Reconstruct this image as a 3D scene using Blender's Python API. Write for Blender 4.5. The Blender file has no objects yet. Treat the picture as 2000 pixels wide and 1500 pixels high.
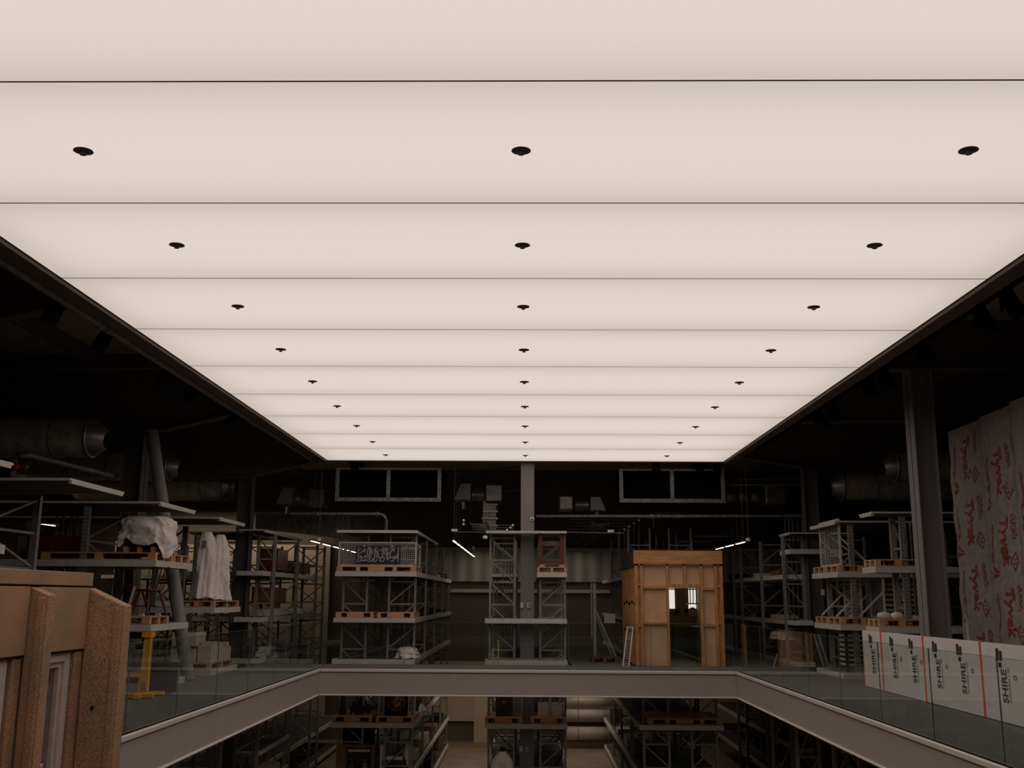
import bpy, math, random
from mathutils import Vector, Matrix

# ------------------------------------------------------------------ camera, world, exposure
S = bpy.context.scene
C = S.collection
PI = math.pi
FPX, PITCH, YAW, ROLL = 2032.8, .2020, .0157, .0058
EYE = Vector((0, 0, 1.63))
FW = Vector((-math.sin(YAW)*math.cos(PITCH), math.cos(YAW)*math.cos(PITCH), math.sin(PITCH)))
_R = Vector((math.cos(YAW), math.sin(YAW), 0)); _U = _R.cross(FW)
RT = math.cos(ROLL)*_R + math.sin(ROLL)*_U
UP = -math.sin(ROLL)*_R + math.cos(ROLL)*_U
cam_d = bpy.data.cameras.new('camera'); cam = bpy.data.objects.new('camera', cam_d); C.objects.link(cam)
cam_d.sensor_width = 36; cam_d.lens = 36*FPX/2000; cam_d.clip_end = 200
m = Matrix((RT, UP, -FW)).transposed().to_4x4(); m.translation = EYE; cam.matrix_world = m
S.camera = cam
S.view_settings.view_transform = 'Standard'; S.view_settings.look = 'None'
S.view_settings.exposure = 0.0; S.view_settings.gamma = 1.0
W = bpy.data.worlds.new('world'); S.world = W; W.use_nodes = True
W.node_tree.nodes['Background'].inputs[0].default_value = (.9, .85, .8, 1)
W.node_tree.nodes['Background'].inputs[1].default_value = .002
CEIL_COL, CEIL_STR = (1.0, .872, .782), .695

def at(u, v, Y):      # the point at depth Y seen at pixel u, v of the 2000 x 1500 frame
    d = FW*FPX + RT*(u-1000) + UP*(750-v); return EYE + d*(Y/d.y)

# ------------------------------------------------------------------ materials
M = {}
def mat(name, col, rough=.6, metal=0., spec=.5, noise=0., nscale=20., bump=0., bscale=60., emit=None, est=1., stretch=(1, 1, 1), col2=None):
    if name in M: return M[name]
    mt = bpy.data.materials.new(name); mt.use_nodes = True; nt = mt.node_tree; b = nt.nodes['Principled BSDF']
    b.inputs['Base Color'].default_value = (*col, 1); b.inputs['Roughness'].default_value = rough
    b.inputs['Metallic'].default_value = metal; b.inputs['Specular IOR Level'].default_value = spec
    if noise or bump or col2:
        tc = nt.nodes.new('ShaderNodeTexCoord'); mp = nt.nodes.new('ShaderNodeMapping')
        mp.inputs['Scale'].default_value = stretch; nt.links.new(tc.outputs['Object'], mp.inputs[0])
    if noise or col2:
        n = nt.nodes.new('ShaderNodeTexNoise'); n.inputs['Scale'].default_value = nscale; n.inputs['Detail'].default_value = 5
        nt.links.new(mp.outputs[0], n.inputs['Vector'])
        r = nt.nodes.new('ShaderNodeValToRGB')
        c2 = col2 or tuple(c*(1-noise) for c in col); c1 = col if col2 else tuple(min(1, c*(1+noise)) for c in col)
        r.color_ramp.elements[0].position = .35; r.color_ramp.elements[1].position = .65
        r.color_ramp.elements[0].color = (*c2, 1); r.color_ramp.elements[1].color = (*c1, 1)
        nt.links.new(n.outputs['Fac'], r.inputs[0]); nt.links.new(r.outputs[0], b.inputs['Base Color'])
    if bump:
        n2 = nt.nodes.new('ShaderNodeTexNoise'); n2.inputs['Scale'].default_value = bscale; n2.inputs['Detail'].default_value = 4
        nt.links.new(mp.outputs[0], n2.inputs['Vector'])
        bp = nt.nodes.new('ShaderNodeBump'); bp.inputs['Strength'].default_value = bump; bp.inputs['Distance'].default_value = .02
        nt.links.new(n2.outputs['Fac'], bp.inputs['Height']); nt.links.new(bp.outputs[0], b.inputs['Normal'])
    if emit:
        b.inputs['Emission Color'].default_value = (*emit, 1); b.inputs['Emission Strength'].default_value = est
    M[name] = mt; return mt

def wave_mat(name, col, col2, scale, axis='X', rough=.6, metal=0., dist=0., bump=.0, spec=.5):
    mt = bpy.data.materials.new(name); mt.use_nodes = True; nt = mt.node_tree; b = nt.nodes['Principled BSDF']
    tc = nt.nodes.new('ShaderNodeTexCoord'); w = nt.nodes.new('ShaderNodeTexWave'); w.bands_direction = axis
    w.inputs['Scale'].default_value = scale; w.inputs['Distortion'].default_value = dist; w.inputs['Detail'].default_value = 2
    nt.links.new(tc.outputs['Object'], w.inputs['Vector'])
    r = nt.nodes.new('ShaderNodeValToRGB'); r.color_ramp.elements[0].color = (*col2, 1); r.color_ramp.elements[1].color = (*col, 1)
    nt.links.new(w.outputs['Fac'], r.inputs[0]); nt.links.new(r.outputs[0], b.inputs['Base Color'])
    if bump:
        bp = nt.nodes.new('ShaderNodeBump'); bp.inputs['Strength'].default_value = bump; bp.inputs['Distance'].default_value = .03
        nt.links.new(w.outputs['Fac'], bp.inputs['Height']); nt.links.new(bp.outputs[0], b.inputs['Normal'])
    b.inputs['Roughness'].default_value = rough; b.inputs['Metallic'].default_value = metal; b.inputs['Specular IOR Level'].default_value = spec
    M[name] = mt; return mt

mat('beam_grey', (.42, .375, .355), .55, noise=.03, nscale=6)
mat('lip_grey', (.72, .65, .61), .4)
mat('steel', (.27, .255, .235), .5, .3, noise=.12, nscale=9)
mat('shelf_grey', (.58, .55, .51), .5, noise=.06, nscale=8)
mat('column_grey', (.24, .22, .215), .6, noise=.03, nscale=5)
mat('dark_steel', (.14, .125, .11), .6, spec=.15)
mat('shelf_deck', (.10, .09, .08), .7, spec=.2)
mat('brown_black', (.13, .10, .08), .6, spec=.2)
mat('black', (.008, .008, .008), .8, spec=.05)
mat('soft_black', (.02, .02, .02), .8, spec=.1)
mat('pallet_wood', (.58, .31, .16), .75, noise=.22, nscale=9, stretch=(.6, .6, 8))
mat('stud_wood', (.60, .28, .11), .7, noise=.25, nscale=5, stretch=(6, 6, .7))
mat('fascia_wood', (.62, .29, .115), .7, noise=.22, nscale=3, stretch=(.8, .8, 9))
mat('plywood', (.74, .46, .28), .75, noise=.08, nscale=4, bump=.1, bscale=8)
mat('white_cloth', (.80, .74, .71), .85, noise=.04, nscale=6, bump=.35, bscale=14)
mat('white_paint', (.7, .68, .65), .5)
mat('board_white', (.82, .77, .74), .6, noise=.04, nscale=3, bump=.1, bscale=6)
mat('print_black', (.03, .03, .032), .6)
mat('print_grey', (.2, .2, .2), .6)
mat('tape_orange', (.85, .13, .03), .5)
mat('wrap_grey', (.34, .30, .285), .7, noise=.14, nscale=9, bump=.6, bscale=7)
mat('print_red', (.33, .05, .035), .6, noise=.3, nscale=18)
mat('gantry_yellow', (.75, .37, .012), .4)
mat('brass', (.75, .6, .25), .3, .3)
mat('mahogany', (.13, .028, .012), .4, noise=.3, nscale=6, stretch=(1, 1, 6))
mat('chair_wood', (.075, .015, .012), .45)
mat('pale_wood', (.55, .42, .32), .7)
mat('brown_board', (.16, .075, .04), .7, noise=.2, nscale=4)
mat('dark_brown', (.05, .03, .022), .6, noise=.3, nscale=5)
mat('beige_wall', (.62, .50, .38), .85, noise=.06, nscale=1.5)
mat('brown_wall', (.17, .135, .115), .85)
mat('floor_low', (.26, .195, .145), .55, noise=.15, nscale=1.3)
mat('outer_wall', (.10, .09, .08), .9)
mat('cream_frame', (.62, .53, .46), .5, noise=.05, nscale=12)
mat('joint_black', (.012, .01, .01), .9)
mat('navy', (.012, .017, .05), .45)
mat('cream_glaze', (.50, .42, .38), .45)
mat('foil_dull', (.20, .185, .17), .35, .6, noise=.2, nscale=6, bump=.8, bscale=9)
mat('foil', (.60, .53, .45), .30, .45, noise=.2, nscale=6, bump=.8, bscale=9)
mat('duct_steel', (.30, .29, .28), .4, .8)
mat('galv', (.16, .152, .145), .5, .4, noise=.35, nscale=14)
mat('olive', (.30, .25, .09), .5)
mat('green_paint', (.05, .075, .035), .4)
mat('kitchen_wall', (.26, .20, .075), .7)
mat('red_valve', (.35, .03, .02), .4)
mat('gold_paint', (.28, .14, .05), .5, noise=.5, nscale=14)
mat('teal_dark', (.02, .05, .05), .5)
mat('rolled_textile', (.48, .42, .36), .8, noise=.08, nscale=5, bump=.2, bscale=12)
mat('panel_navy', (.03, .035, .05), .6)
mat('lit_window', (.8, .77, .72), .5, emit=(1, .94, .86), est=.72)
mat('tube_light', (.9, .9, .85), .5, emit=(1, .9, .74), est=6)
mat('iron_dark', (.03, .03, .035), .5, .4)

wave_mat('deck_grey', (.20, .20, .19), (.12, .12, .115), 9, 'Y', .7, bump=.4)
wave_mat('roof_deck', (.60, .50, .41), (.36, .30, .26), 2.6, 'Y', .6, bump=.6)
wave_mat('corrugated', (.55, .53, .50), (.30, .29, .28), .55, 'X', .45, bump=.6)

def concrete():
    mt = bpy.data.materials.new('pebble_concrete'); mt.use_nodes = True; nt = mt.node_tree; b = nt.nodes['Principled BSDF']
    tc = nt.nodes.new('ShaderNodeTexCoord')
    v = nt.nodes.new('ShaderNodeTexNoise'); v.inputs['Scale'].default_value = 120; v.inputs['Detail'].default_value = 4; v.inputs['Roughness'].default_value = .75
    n = nt.nodes.new('ShaderNodeTexNoise'); n.inputs['Scale'].default_value = 2.2; n.inputs['Detail'].default_value = 5
    for q in (v, n): nt.links.new(tc.outputs['Object'], q.inputs['Vector'])
    r = nt.nodes.new('ShaderNodeValToRGB'); e = r.color_ramp.elements
    e[0].position = .36; e[0].color = (.085, .042, .021, 1); e[1].position = .64; e[1].color = (.82, .60, .40, 1)
    k = r.color_ramp.elements.new(.46); k.color = (.42, .235, .135, 1); k = r.color_ramp.elements.new(.56); k.color = (.54, .31, .185, 1)
    nt.links.new(v.outputs['Fac'], r.inputs[0])
    r2 = nt.nodes.new('ShaderNodeValToRGB'); r2.color_ramp.elements[0].position = .35; r2.color_ramp.elements[1].position = .65
    r2.color_ramp.elements[0].color = (.80, .86, .80, 1); r2.color_ramp.elements[1].color = (1.1, 1, .96, 1)
    nt.links.new(n.outputs['Fac'], r2.inputs[0])
    mx = nt.nodes.new('ShaderNodeMix'); mx.data_type = 'RGBA'; mx.blend_type = 'MULTIPLY'; mx.inputs[0].default_value = 1
    nt.links.new(r.outputs[0], mx.inputs[6]); nt.links.new(r2.outputs[0], mx.inputs[7]); nt.links.new(mx.outputs[2], b.inputs['Base Color'])
    bp = nt.nodes.new('ShaderNodeBump'); bp.inputs['Strength'].default_value = .35; bp.inputs['Distance'].default_value = .01
    nt.links.new(v.outputs['Fac'], bp.inputs['Height']); nt.links.new(bp.outputs[0], b.inputs['Normal']); b.inputs['Roughness'].default_value = .9
    M['concrete'] = mt
concrete()

def glass(name, tint, ior=1.62):
    mt = bpy.data.materials.new(name); mt.use_nodes = True; nt = mt.node_tree; nt.nodes.clear()
    o = nt.nodes.new('ShaderNodeOutputMaterial'); t = nt.nodes.new('ShaderNodeBsdfTransparent'); t.inputs[0].default_value = (*tint, 1)
    g = nt.nodes.new('ShaderNodeBsdfGlossy'); g.inputs['Roughness'].default_value = .0; g.inputs[0].default_value = (.9, .92, .9, 1)
    f = nt.nodes.new('ShaderNodeFresnel'); f.inputs['IOR'].default_value = ior
    ge = nt.nodes.new('ShaderNodeNewGeometry'); mu = nt.nodes.new('ShaderNodeMath'); mu.operation = 'MULTIPLY_ADD'   # only the front face mirrors: no total internal reflection in the thin pane
    mu.inputs[1].default_value = -1; mu.inputs[2].default_value = 1; nt.links.new(ge.outputs['Backfacing'], mu.inputs[0])
    m2 = nt.nodes.new('ShaderNodeMath'); m2.operation = 'MULTIPLY'; nt.links.new(mu.outputs[0], m2.inputs[0]); nt.links.new(f.outputs[0], m2.inputs[1])
    mx = nt.nodes.new('ShaderNodeMixShader'); nt.links.new(m2.outputs[0], mx.inputs[0]); nt.links.new(t.outputs[0], mx.inputs[1]); nt.links.new(g.outputs[0], mx.inputs[2])
    nt.links.new(mx.outputs[0], o.inputs[0]); M[name] = mt
glass('glass', (.92, .945, .935)); glass('window_glass', (.88, .88, .86))
mat('glass_edge', (.12, .19, .17), .3, spec=.2)

def panel_mat():   # stretched diffusing fabric: glows and also lets the tray behind it through
    mt = bpy.data.materials.new('luminous_fabric'); mt.use_nodes = True; nt = mt.node_tree; nt.nodes.clear()
    o = nt.nodes.new('ShaderNodeOutputMaterial'); e = nt.nodes.new('ShaderNodeEmission')
    e.inputs[0].default_value = (*CEIL_COL, 1); e.inputs[1].default_value = CEIL_STR*.72
    t = nt.nodes.new('ShaderNodeBsdfTranslucent'); t.inputs[0].default_value = (.5, .5, .5, 1)
    a = nt.nodes.new('ShaderNodeAddShader'); nt.links.new(e.outputs[0], a.inputs[0]); nt.links.new(t.outputs[0], a.inputs[1])
    nt.links.new(a.outputs[0], o.inputs[0]); M['luminous_fabric'] = mt
panel_mat()
mat('led_tray', (.1, .1, .1), .8, emit=CEIL_COL, est=CEIL_STR*.70)

# ------------------------------------------------------------------ mesh builder
class MB:
    def __init__(s): s.v = []; s.f = []; s.sm = []
    def add(s, vs, fs, smooth=False):
        k = len(s.v); s.v += [tuple(x) for x in vs]; s.f += [tuple(i+k for i in f) for f in fs]; s.sm += [smooth]*len(fs); return s
    def box(s, x0, x1, y0, y1, z0, z1):
        vs = [(x, y, z) for x in (x0, x1) for y in (y0, y1) for z in (z0, z1)]
        return s.add(vs, [(0, 1, 3, 2), (4, 6, 7, 5), (0, 4, 5, 1), (2, 3, 7, 6), (0, 2, 6, 4), (1, 5, 7, 3)])
    def obox(s, o, a, b, c):   # box from corner o along vectors a, b, c
        o, a, b, c = map(Vector, (o, a, b, c))
        vs = [o+a*i+b*j+c*k for i in (0, 1) for j in (0, 1) for k in (0, 1)]
        return s.add(vs, [(0, 1, 3, 2), (4, 6, 7, 5), (0, 4, 5, 1), (2, 3, 7, 6), (0, 2, 6, 4), (1, 5, 7, 3)])
    def bar(s, p, q, w, h=None, up=(0, 0, 1)):   # rectangular bar from p to q
        p, q = Vector(p), Vector(q); d = (q-p); h = h or w
        u = Vector(up)
        if abs(d.normalized().dot(u)) > .98: u = Vector((0, 1, 0))
        a = d.cross(u).normalized()*w; b = a.cross(d).normalized()*h
        return s.obox(p-a/2-b/2, d, a, b)
    def tube(s, pts, r, n=10, cap=True):
        pts = [Vector(p) for p in pts]; rs = r if isinstance(r, (list, tuple)) else [r]*len(pts)
        rings = []
        for i, p in enumerate(pts):
            d = (pts[min(i+1, len(pts)-1)]-pts[max(i-1, 0)]).normalized()
            u = Vector((0, 0, 1)) if abs(d.z) < .9 else Vector((0, 1, 0))
            a = d.cross(u).normalized(); b = a.cross(d).normalized()
            rings.append([p+(a*math.cos(t)+b*math.sin(t))*rs[i] for t in (2*PI*k/n for k in range(n))])
        return s.loft(rings, cap)
    def loft(s, rings, cap=True, closed=True, smooth=True):
        n = len(rings[0]); vs = [p for r in rings for p in r]; fs = []
        for i in range(len(rings)-1):
            for k in range(n if closed else n-1): fs.append((i*n+k, i*n+(k+1) % n, (i+1)*n+(k+1) % n, (i+1)*n+k))
        s.add(vs, fs, smooth)
        if cap:
            s.add(rings[0], [tuple(range(n))[::-1]]); s.add(rings[-1], [tuple(range(n))])
        return s
    def lathe(s, prof, o=(0, 0, 0), axis=(0, 0, 1), n=24):   # prof: (radius, height)
        o = Vector(o); d = Vector(axis).normalized(); u = Vector((0, 0, 1)) if abs(d.z) < .9 else Vector((1, 0, 0))
        a = d.cross(u).normalized(); b = a.cross(d).normalized()
        return s.loft([[o+d*h+(a*math.cos(t)+b*math.sin(t))*max(r, 1e-4) for t in (2*PI*k/n for k in range(n))] for r, h in prof], True)
    def poly(s, pts, t):    # planar polygon thickened by vector t
        n = len(pts); t = Vector(t); a = [Vector(p) for p in pts]; b = [p+t for p in a]
        return s.add(a+b, [tuple(range(n))[::-1], tuple(range(n, 2*n))]+[(i, (i+1) % n, n+(i+1) % n, n+i) for i in range(n)])
    def build(s, name, material, parent=None, bevel=0):
        me = bpy.data.meshes.new(name); me.from_pydata(s.v, [], s.f); me.update()
        me.polygons.foreach_set('use_smooth', s.sm)
        o = bpy.data.objects.new(name, me); C.objects.link(o); me.materials.append(M[material])
        if parent:
            o.parent = parent
            T = parent_loc(parent)
            for v in me.vertices: v.co -= T
        if bevel:
            b = o.modifiers.new('bevel', 'BEVEL'); b.width = bevel; b.segments = 2; b.limit_method = 'ANGLE'
        return o
def parent_loc(p):
    t = Vector((0, 0, 0))
    while p: t += p.location; p = p.parent
    return t
def tag(o, label=None, cat=None, group=None, kind=None):
    if label: o['label'] = label
    if cat: o['category'] = cat
    if group: o['group'] = group
    if kind: o['kind'] = kind
    return o
def thing(name, loc, label, cat, group=None):
    o = bpy.data.objects.new(name, None); C.objects.link(o); o.location = loc; o.empty_display_size = .1
    return tag(o, label, cat, group)
def struct(name, mb, material, label=None): return tag(mb.build(name, material), label, None, None, 'structure')
def single(name, mb, material, label, cat, group=None):
    # the object origin goes to the thing's base centre
    xs, ys, zs = zip(*mb.v); o = Vector(((min(xs)+max(xs))/2, (min(ys)+max(ys))/2, min(zs)))
    mb.v = [tuple(Vector(v)-o) for v in mb.v]
    ob = mb.build(name, material); ob.location = o; return tag(ob, label, cat, group)
def copy_tree(o, parent=None):
    c = o.copy(); C.objects.link(c)
    if parent: c.parent = parent
    for ch in [x for x in C.objects if x.parent == o]: copy_tree(ch, c)
    return c

_txt = {}
def text_mesh(st, font=None):
    if st not in _txt:
        cu = bpy.data.curves.new('t', 'FONT'); cu.body = st; cu.size = 1; cu.offset = {'SHIRE': .022, 'Tyvek': .035, 'Housewrap': .015, '\u00abDUPONT\u00bb': .015}.get(st, 0)
        cu.resolution_u = 3
        ob = bpy.data.objects.new('t', cu); C.objects.link(ob); dg = bpy.context.evaluated_depsgraph_get(); dg.update()
        me = bpy.data.meshes.new_from_object(ob.evaluated_get(dg))
        vs = [tuple(v.co) for v in me.vertices]; fs = [tuple(p.vertices) for p in me.polygons]
        bpy.data.objects.remove(ob); bpy.data.curves.remove(cu); bpy.data.meshes.remove(me)
        xs = [v[0] for v in vs]; ys = [v[1] for v in vs]
        vs = [((v[0]-min(xs))/(max(xs)-min(xs)), (v[1]-min(ys))/(max(ys)-min(ys))) for v in vs]
        _txt[st] = (vs, fs)
    return _txt[st]
def add_text(mb, st, o, u, v):    # text laid in the box with corner o, full-width vector u, full-height vector v
    vs, fs = text_mesh(st); o, u, v = Vector(o), Vector(u), Vector(v)
    mb.add([o+u*a+v*b for a, b in vs], fs)

rnd = random.Random(4)
# ================================================================== SETTING
XW, YF, ZLOW, ZC = 4.78, 24.66, -3.72, 5.12
ZROOF = 6.6
struct('floor', MB().box(-19, 19, -4, 44, ZLOW-.1, ZLOW), 'floor_low')
struct('ceiling', MB().box(-19, 19, -4, 44, ZROOF, ZROOF+.15), 'roof_deck')
struct('wall_left', MB().box(-19.2, -19, -4, 44, ZLOW, ZROOF), 'outer_wall')
struct('wall_right', MB().box(19, 19.2, -4, 44, ZLOW, ZROOF), 'outer_wall')
struct('wall_front', MB().box(-19, 19, -4.2, -4, ZLOW, ZROOF), 'outer_wall')
struct('wall_back', MB().box(-19, 19, 41.5, 41.7, ZLOW, ZROOF), 'brown_wall')
struct('wall_back_upper', MB().box(-6.2, 12, 41.3, 41.45, 2.22, 3.45), 'corrugated')
struct('wall_back_ledge', MB().box(-6.2, 12, 41.15, 41.4, 3.40, 3.52), 'shelf_grey')
struct('wall_back_band', MB().box(-3, 3.2, 41.3, 41.45, 1.80, 1.93), 'shelf_grey')
struct('wall_back_lower', MB().box(-6.2, 12, 41.3, 41.45, -3.0, -.8), 'beige_wall')
struct('wall_back_pier', MB().box(-2.0, -1.5, 40.9, 41.3, ZLOW, -.8), 'beige_wall')
struct('wall_back_left', MB().box(-16, -7.75, 41.3, 41.45, -3.0, 3.6), 'beige_wall')
# walkway deck round the void
d = MB()
d.box(-6.55, -XW, -2, 26.3, -.09, 0); d.box(XW, 6.6, -2, 26.3, -.09, 0); d.box(-XW, XW, YF, 26.3, -.09, 0); d.box(-XW, XW, -2, .5, -.09, 0)
d.box(1.1, 2.6, 26.3, 33, -.09, 0); d.box(-14, -6.55, -2, 6, -.09, 0); d.box(4.85, 6.6, 26.3, 33, -.09, 0)
d.box(-14, -6.55, 13.2, 14.8, -.09, 0); d.box(-14, -6.55, 17, 18.5, -.09, 0); d.box(-14, -6.55, 20.8, 22.2, -.09, 0)
d.box(6.6, 14, 8, 20.0, -.09, 0); d.box(6.6, 14, 21.1, 22.5, -.09, 0)
struct('floor_walkway', d, 'deck_grey')
def beam_ring():
    b = MB(); z0, z1 = -.57, -.03; t = .16
    b.box(-XW-t, -XW, .5, YF+t, z0, z1); b.box(XW, XW+t, .5, YF+t, z0, z1); b.box(-XW, XW, YF, YF+t, z0, z1); b.box(-XW, XW, .34, .5, z0, z1)
    struct('trim_1', b, 'beam_grey')
    l = MB(); e = .035
    for za, zb in ((-.075, -.0), (-.60, -.565)):
        l.box(-XW-.06, -XW+e, .5, YF+.06, za, zb); l.box(XW-e, XW+.06, .5, YF+.06, za, zb); l.box(-XW+e, XW-e, YF-e, YF+.06, za, zb)
    o = struct('trim_2', l, 'lip_grey'); bv = o.modifiers.new('b', 'BEVEL'); bv.width = .02; bv.segments = 3
beam_ring()

# glass balustrade: panes 1.86 m long
def pane(x0, x1, y0, y1, label, group):
    t = thing('glass_balustrade_pane', ((x0+x1)/2, (y0+y1)/2, 0), label, 'balustrade', group)
    MB().box(x0, x1, y0, y1, .0, 1.05).build('glass', 'glass', t)
    e = MB()
    if y1-y0 > x1-x0:
        e.box(x0, x1, y0-.003, y0, 0, 1.053); e.box(x0, x1, y1, y1+.003, 0, 1.053); e.box(x0, x1, y0, y1, 1.05, 1.053)
    else:
        e.box(x0-.003, x0, y0, y1, 0, 1.053); e.box(x1, x1+.003, y0, y1, 0, 1.053); e.box(x0, x1, y0, y1, 1.05, 1.053)
    e.build('polished_edge', 'glass_edge', t)
num = ['nearest', 'second', 'third', 'fourth', 'fifth', 'sixth', 'seventh', 'eighth', 'ninth', 'tenth', 'eleventh']
gy = [5.55+1.86*k for k in range(11)]
for k in range(10):
    y0, y1 = gy[k]+.004, min(gy[k+1]-.004, YF-.05)
    for s, nm in ((-1, 'left'), (1, 'right')):
        pane(min(s*(XW+.04), s*(XW+.053)), max(s*(XW+.04), s*(XW+.053)), y0, y1,
             'frameless glass balustrade pane, %s on the %s side of the void' % (num[k], nm), nm+' balustrade panes')
fx = [-XW+.05+ (2*XW-.1)/5*k for k in range(6)]
for k in range(5):
    pane(fx[k]+.004, fx[k+1]-.004, YF+.04, YF+.062, 'frameless glass balustrade pane on the far edge, %s from the left' % ['first', 'second', 'third', 'fourth', 'fifth'][k], 'far balustrade panes')

# luminous ceiling
CX0, CX1, CYF, PW = -5.25, 5.09, 27.07, 2.2725
order = ['farthest', 'second farthest', 'third farthest', 'fourth farthest', 'fifth farthest', 'sixth farthest', 'seventh farthest', 'eighth farthest', 'ninth farthest', 'tenth farthest', 'eleventh farthest', 'twelfth farthest']
for k in range(12):
    y1 = CYF-PW*k; y0 = y1-PW
    t = thing('luminous_ceiling_panel', ((CX0+CX1)/2, (y0+y1)/2, ZC), 'glowing white stretched ceiling panel, %s of the row' % order[k], 'ceiling light', 'luminous ceiling panels')
    MB().add([(CX0, y0+.011, ZC), (CX1, y0+.011, ZC), (CX1, y1-.011, ZC), (CX0, y1-.011, ZC)], [(0, 3, 2, 1)]).build('diffuser', 'luminous_fabric', t)
    MB().box(CX0+.16, CX1-.16, y0+.14, y1-.14, ZC+.42, ZC+.44).build('lamp_tray', 'led_tray', t)
    f = MB(); f.box(CX0, CX1, y0+.001, y0+.009, ZC, ZC+.42); f.box(CX0, CX1, y1-.009, y1-.001, ZC, ZC+.42); f.box(CX0-.02, CX0, y0, y1, ZC, ZC+.42); f.box(CX1, CX1+.02, y0, y1, ZC, ZC+.42)
    f.build('casing', 'dark_steel', t)
f = MB()
f.box(CX0-.24, CX0-.02, -.4, CYF+.1, ZC-.05, ZC+.2); f.box(CX1+.02, CX1+.24, -.4, CYF+.1, ZC-.05, ZC+.2); f.box(CX0-.24, CX1+.24, CYF+.01, CYF+.14, ZC-.02, ZC+.3)
tag(f.build('ceiling_frame', 'brown_black'), 'dark brown edge frame round the glowing ceiling panels', 'ceiling frame')
tag(MB().box(CX0-.2, CX1+.2, -.4, CYF+.14, ZC+.46, ZC+.52).build('ceiling_backing_board', 'black'), 'black backing board on top of the glowing ceiling', 'board')
# sprinkler discs
for k in range(9):
    yy = 25.93-2.2725*k
    for xx, nm in ((-3.57, 'left'), (-.06, 'middle'), (3.48, 'right')):
        t = thing('ceiling_sprinkler', (xx, yy, ZC), 'small dark sprinkler disc, %s one on the %s ceiling panel' % (nm, order[k]), 'sprinkler', 'ceiling sprinkler discs')
        MB().lathe([(.02, 0), (.075, -.002), (.078, -.008), (.03, -.012)], (xx, yy, ZC)).build('rosette', 'dark_steel', t)
        MB().lathe([(.018, -.012), (.018, -.032), (.026, -.034), (.026, -.038)], (xx, yy, ZC), n=10).build('nozzle', 'galv', t)
# track spotlights
def spot(x, y, tilt, label):
    t = thing('track_spotlight', (x, y, 5.1), label, 'spotlight', 'black spotlights beside the glowing ceiling')
    MB().tube([(x, y, 5.25), (x, y, 5.07)], .018, 8).build('stem', 'black', t)
    d = Vector((math.sin(tilt), 0, -math.cos(tilt)))
    p = Vector((x, y, 5.12))-d*.02
    MB().lathe([(.075, -.12), (.09, -.1), (.09, .1), (.1, .11), (.1, .26)], p, d, 16).build('head', 'black', t)
    MB().box(x-.11, x-.09, y-.03, y+.03, 4.98, 5.14).build('driver_box', 'black', t)
ys = [12.3, 13.8, 16.3, 17.7, 20.2]
for k, y in enumerate(ys): spot(-5.80, y, -.45, 'black cylindrical spotlight on the left of the glowing ceiling, %s' % (['nearest', 'second nearest', 'third nearest', 'fourth nearest', 'fifth nearest'][k]))
for k, y in enumerate([12.0, 12.75, 14.7, 16.4, 17.2, 19.3, 20.2]): spot(5.72, y, .45, 'black cylindrical spotlight on the right of the glowing ceiling, %s' % (['nearest', 'second nearest', 'third nearest', 'fourth nearest', 'fifth nearest', 'sixth nearest', 'seventh nearest'][k]))
tag(MB().box(-5, 5.2, 27.43, 27.47, 5.25, 5.3).build('lighting_track', 'black'), 'black lighting track beyond the far ceiling edge', 'lighting track')
for k, x in enumerate([-4.6, 3.4, 4.55, 5.0]): spot(x, 27.45, .0, 'black cylindrical spotlight beyond the far ceiling edge, %s' % (['leftmost', 'second from left', 'third from left', 'rightmost'][k]))
for s, nm in ((-1, 'left'), (1, 'right')):
    x = 5.80 if s < 0 else 5.72
    tag(MB().box(s*x-.02, s*x+.02, 2, 27, 5.25, 5.3).build('lighting_track', 'black'), 'black lighting track running along the %s ceiling edge' % nm, 'lighting track')
pm = MB().tube([(-5.58, y, 5.1) for y in (2, 10, 18, 27)], .065, 14)
t = thing('overhead_pipe', (-5.58, 14, 5.03), 'grey pipe running along the left edge of the glowing ceiling', 'pipe'); pm.build('pipe_run', 'galv', t)
for y in (8.6, 13.05, 13.3, 20.6, 20.9): MB().lathe([(.07, -.04), (.082, -.03), (.082, .03), (.07, .04)], (-5.58, y, 5.1), (0, 1, 0), 14).build('coupling', 'galv', t)

# ================================================================== STEEL COLUMNS AND RAFTERS
mat('column_dark', (.10, .09, .083), .6, spec=.3)
def hcolumn(x, y, z0, z1, w, dpt, label, mt='column_grey'):
    b = MB()
    b.box(x-w/2, x-w/2+.02, y-dpt/2, y+dpt/2, z0, z1); b.box(x+w/2-.02, x+w/2, y-dpt/2, y+dpt/2, z0, z1); b.box(x-w/2, x+w/2, y-.012, y+.012, z0, z1)
    return single('steel_column', b, mt, label, 'column', 'steel columns')
hcolumn(7.02, 18.5, ZLOW, 5.75, .38, .42, 'grey steel column in front of the right racks beside the printed wrapped panels')
hcolumn(-8.13, 21.4, ZLOW, 5.1, .38, .42, 'dark grey steel column behind the left racks with a slanting tube', 'column_dark')
hcolumn(-7.34, 26.95+.15, ZLOW, 4.75, .36, .32, 'dark steel column at the far left corner of the walkway', 'column_dark')
hcolumn(7.30, 26.95+.15, ZLOW, 5.0, .36, .32, 'dark steel column at the far right corner of the walkway', 'column_dark')
b = MB(); b.box(-.18, .17, 27.25, 27.6, ZLOW, ZROOF)
t = thing('steel_column', (0, 27.4, ZLOW), 'tall pale grey steel column in the middle of the far rack', 'column', 'steel columns'); b.build('shaft', 'column_grey', t)
for x in (-.1, .07): MB().lathe([(.012, 0), (.012, .012)], (x, 27.25, 2.12), (0, -1, 0), 10).build('bolt_hole', 'black', t)
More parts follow.
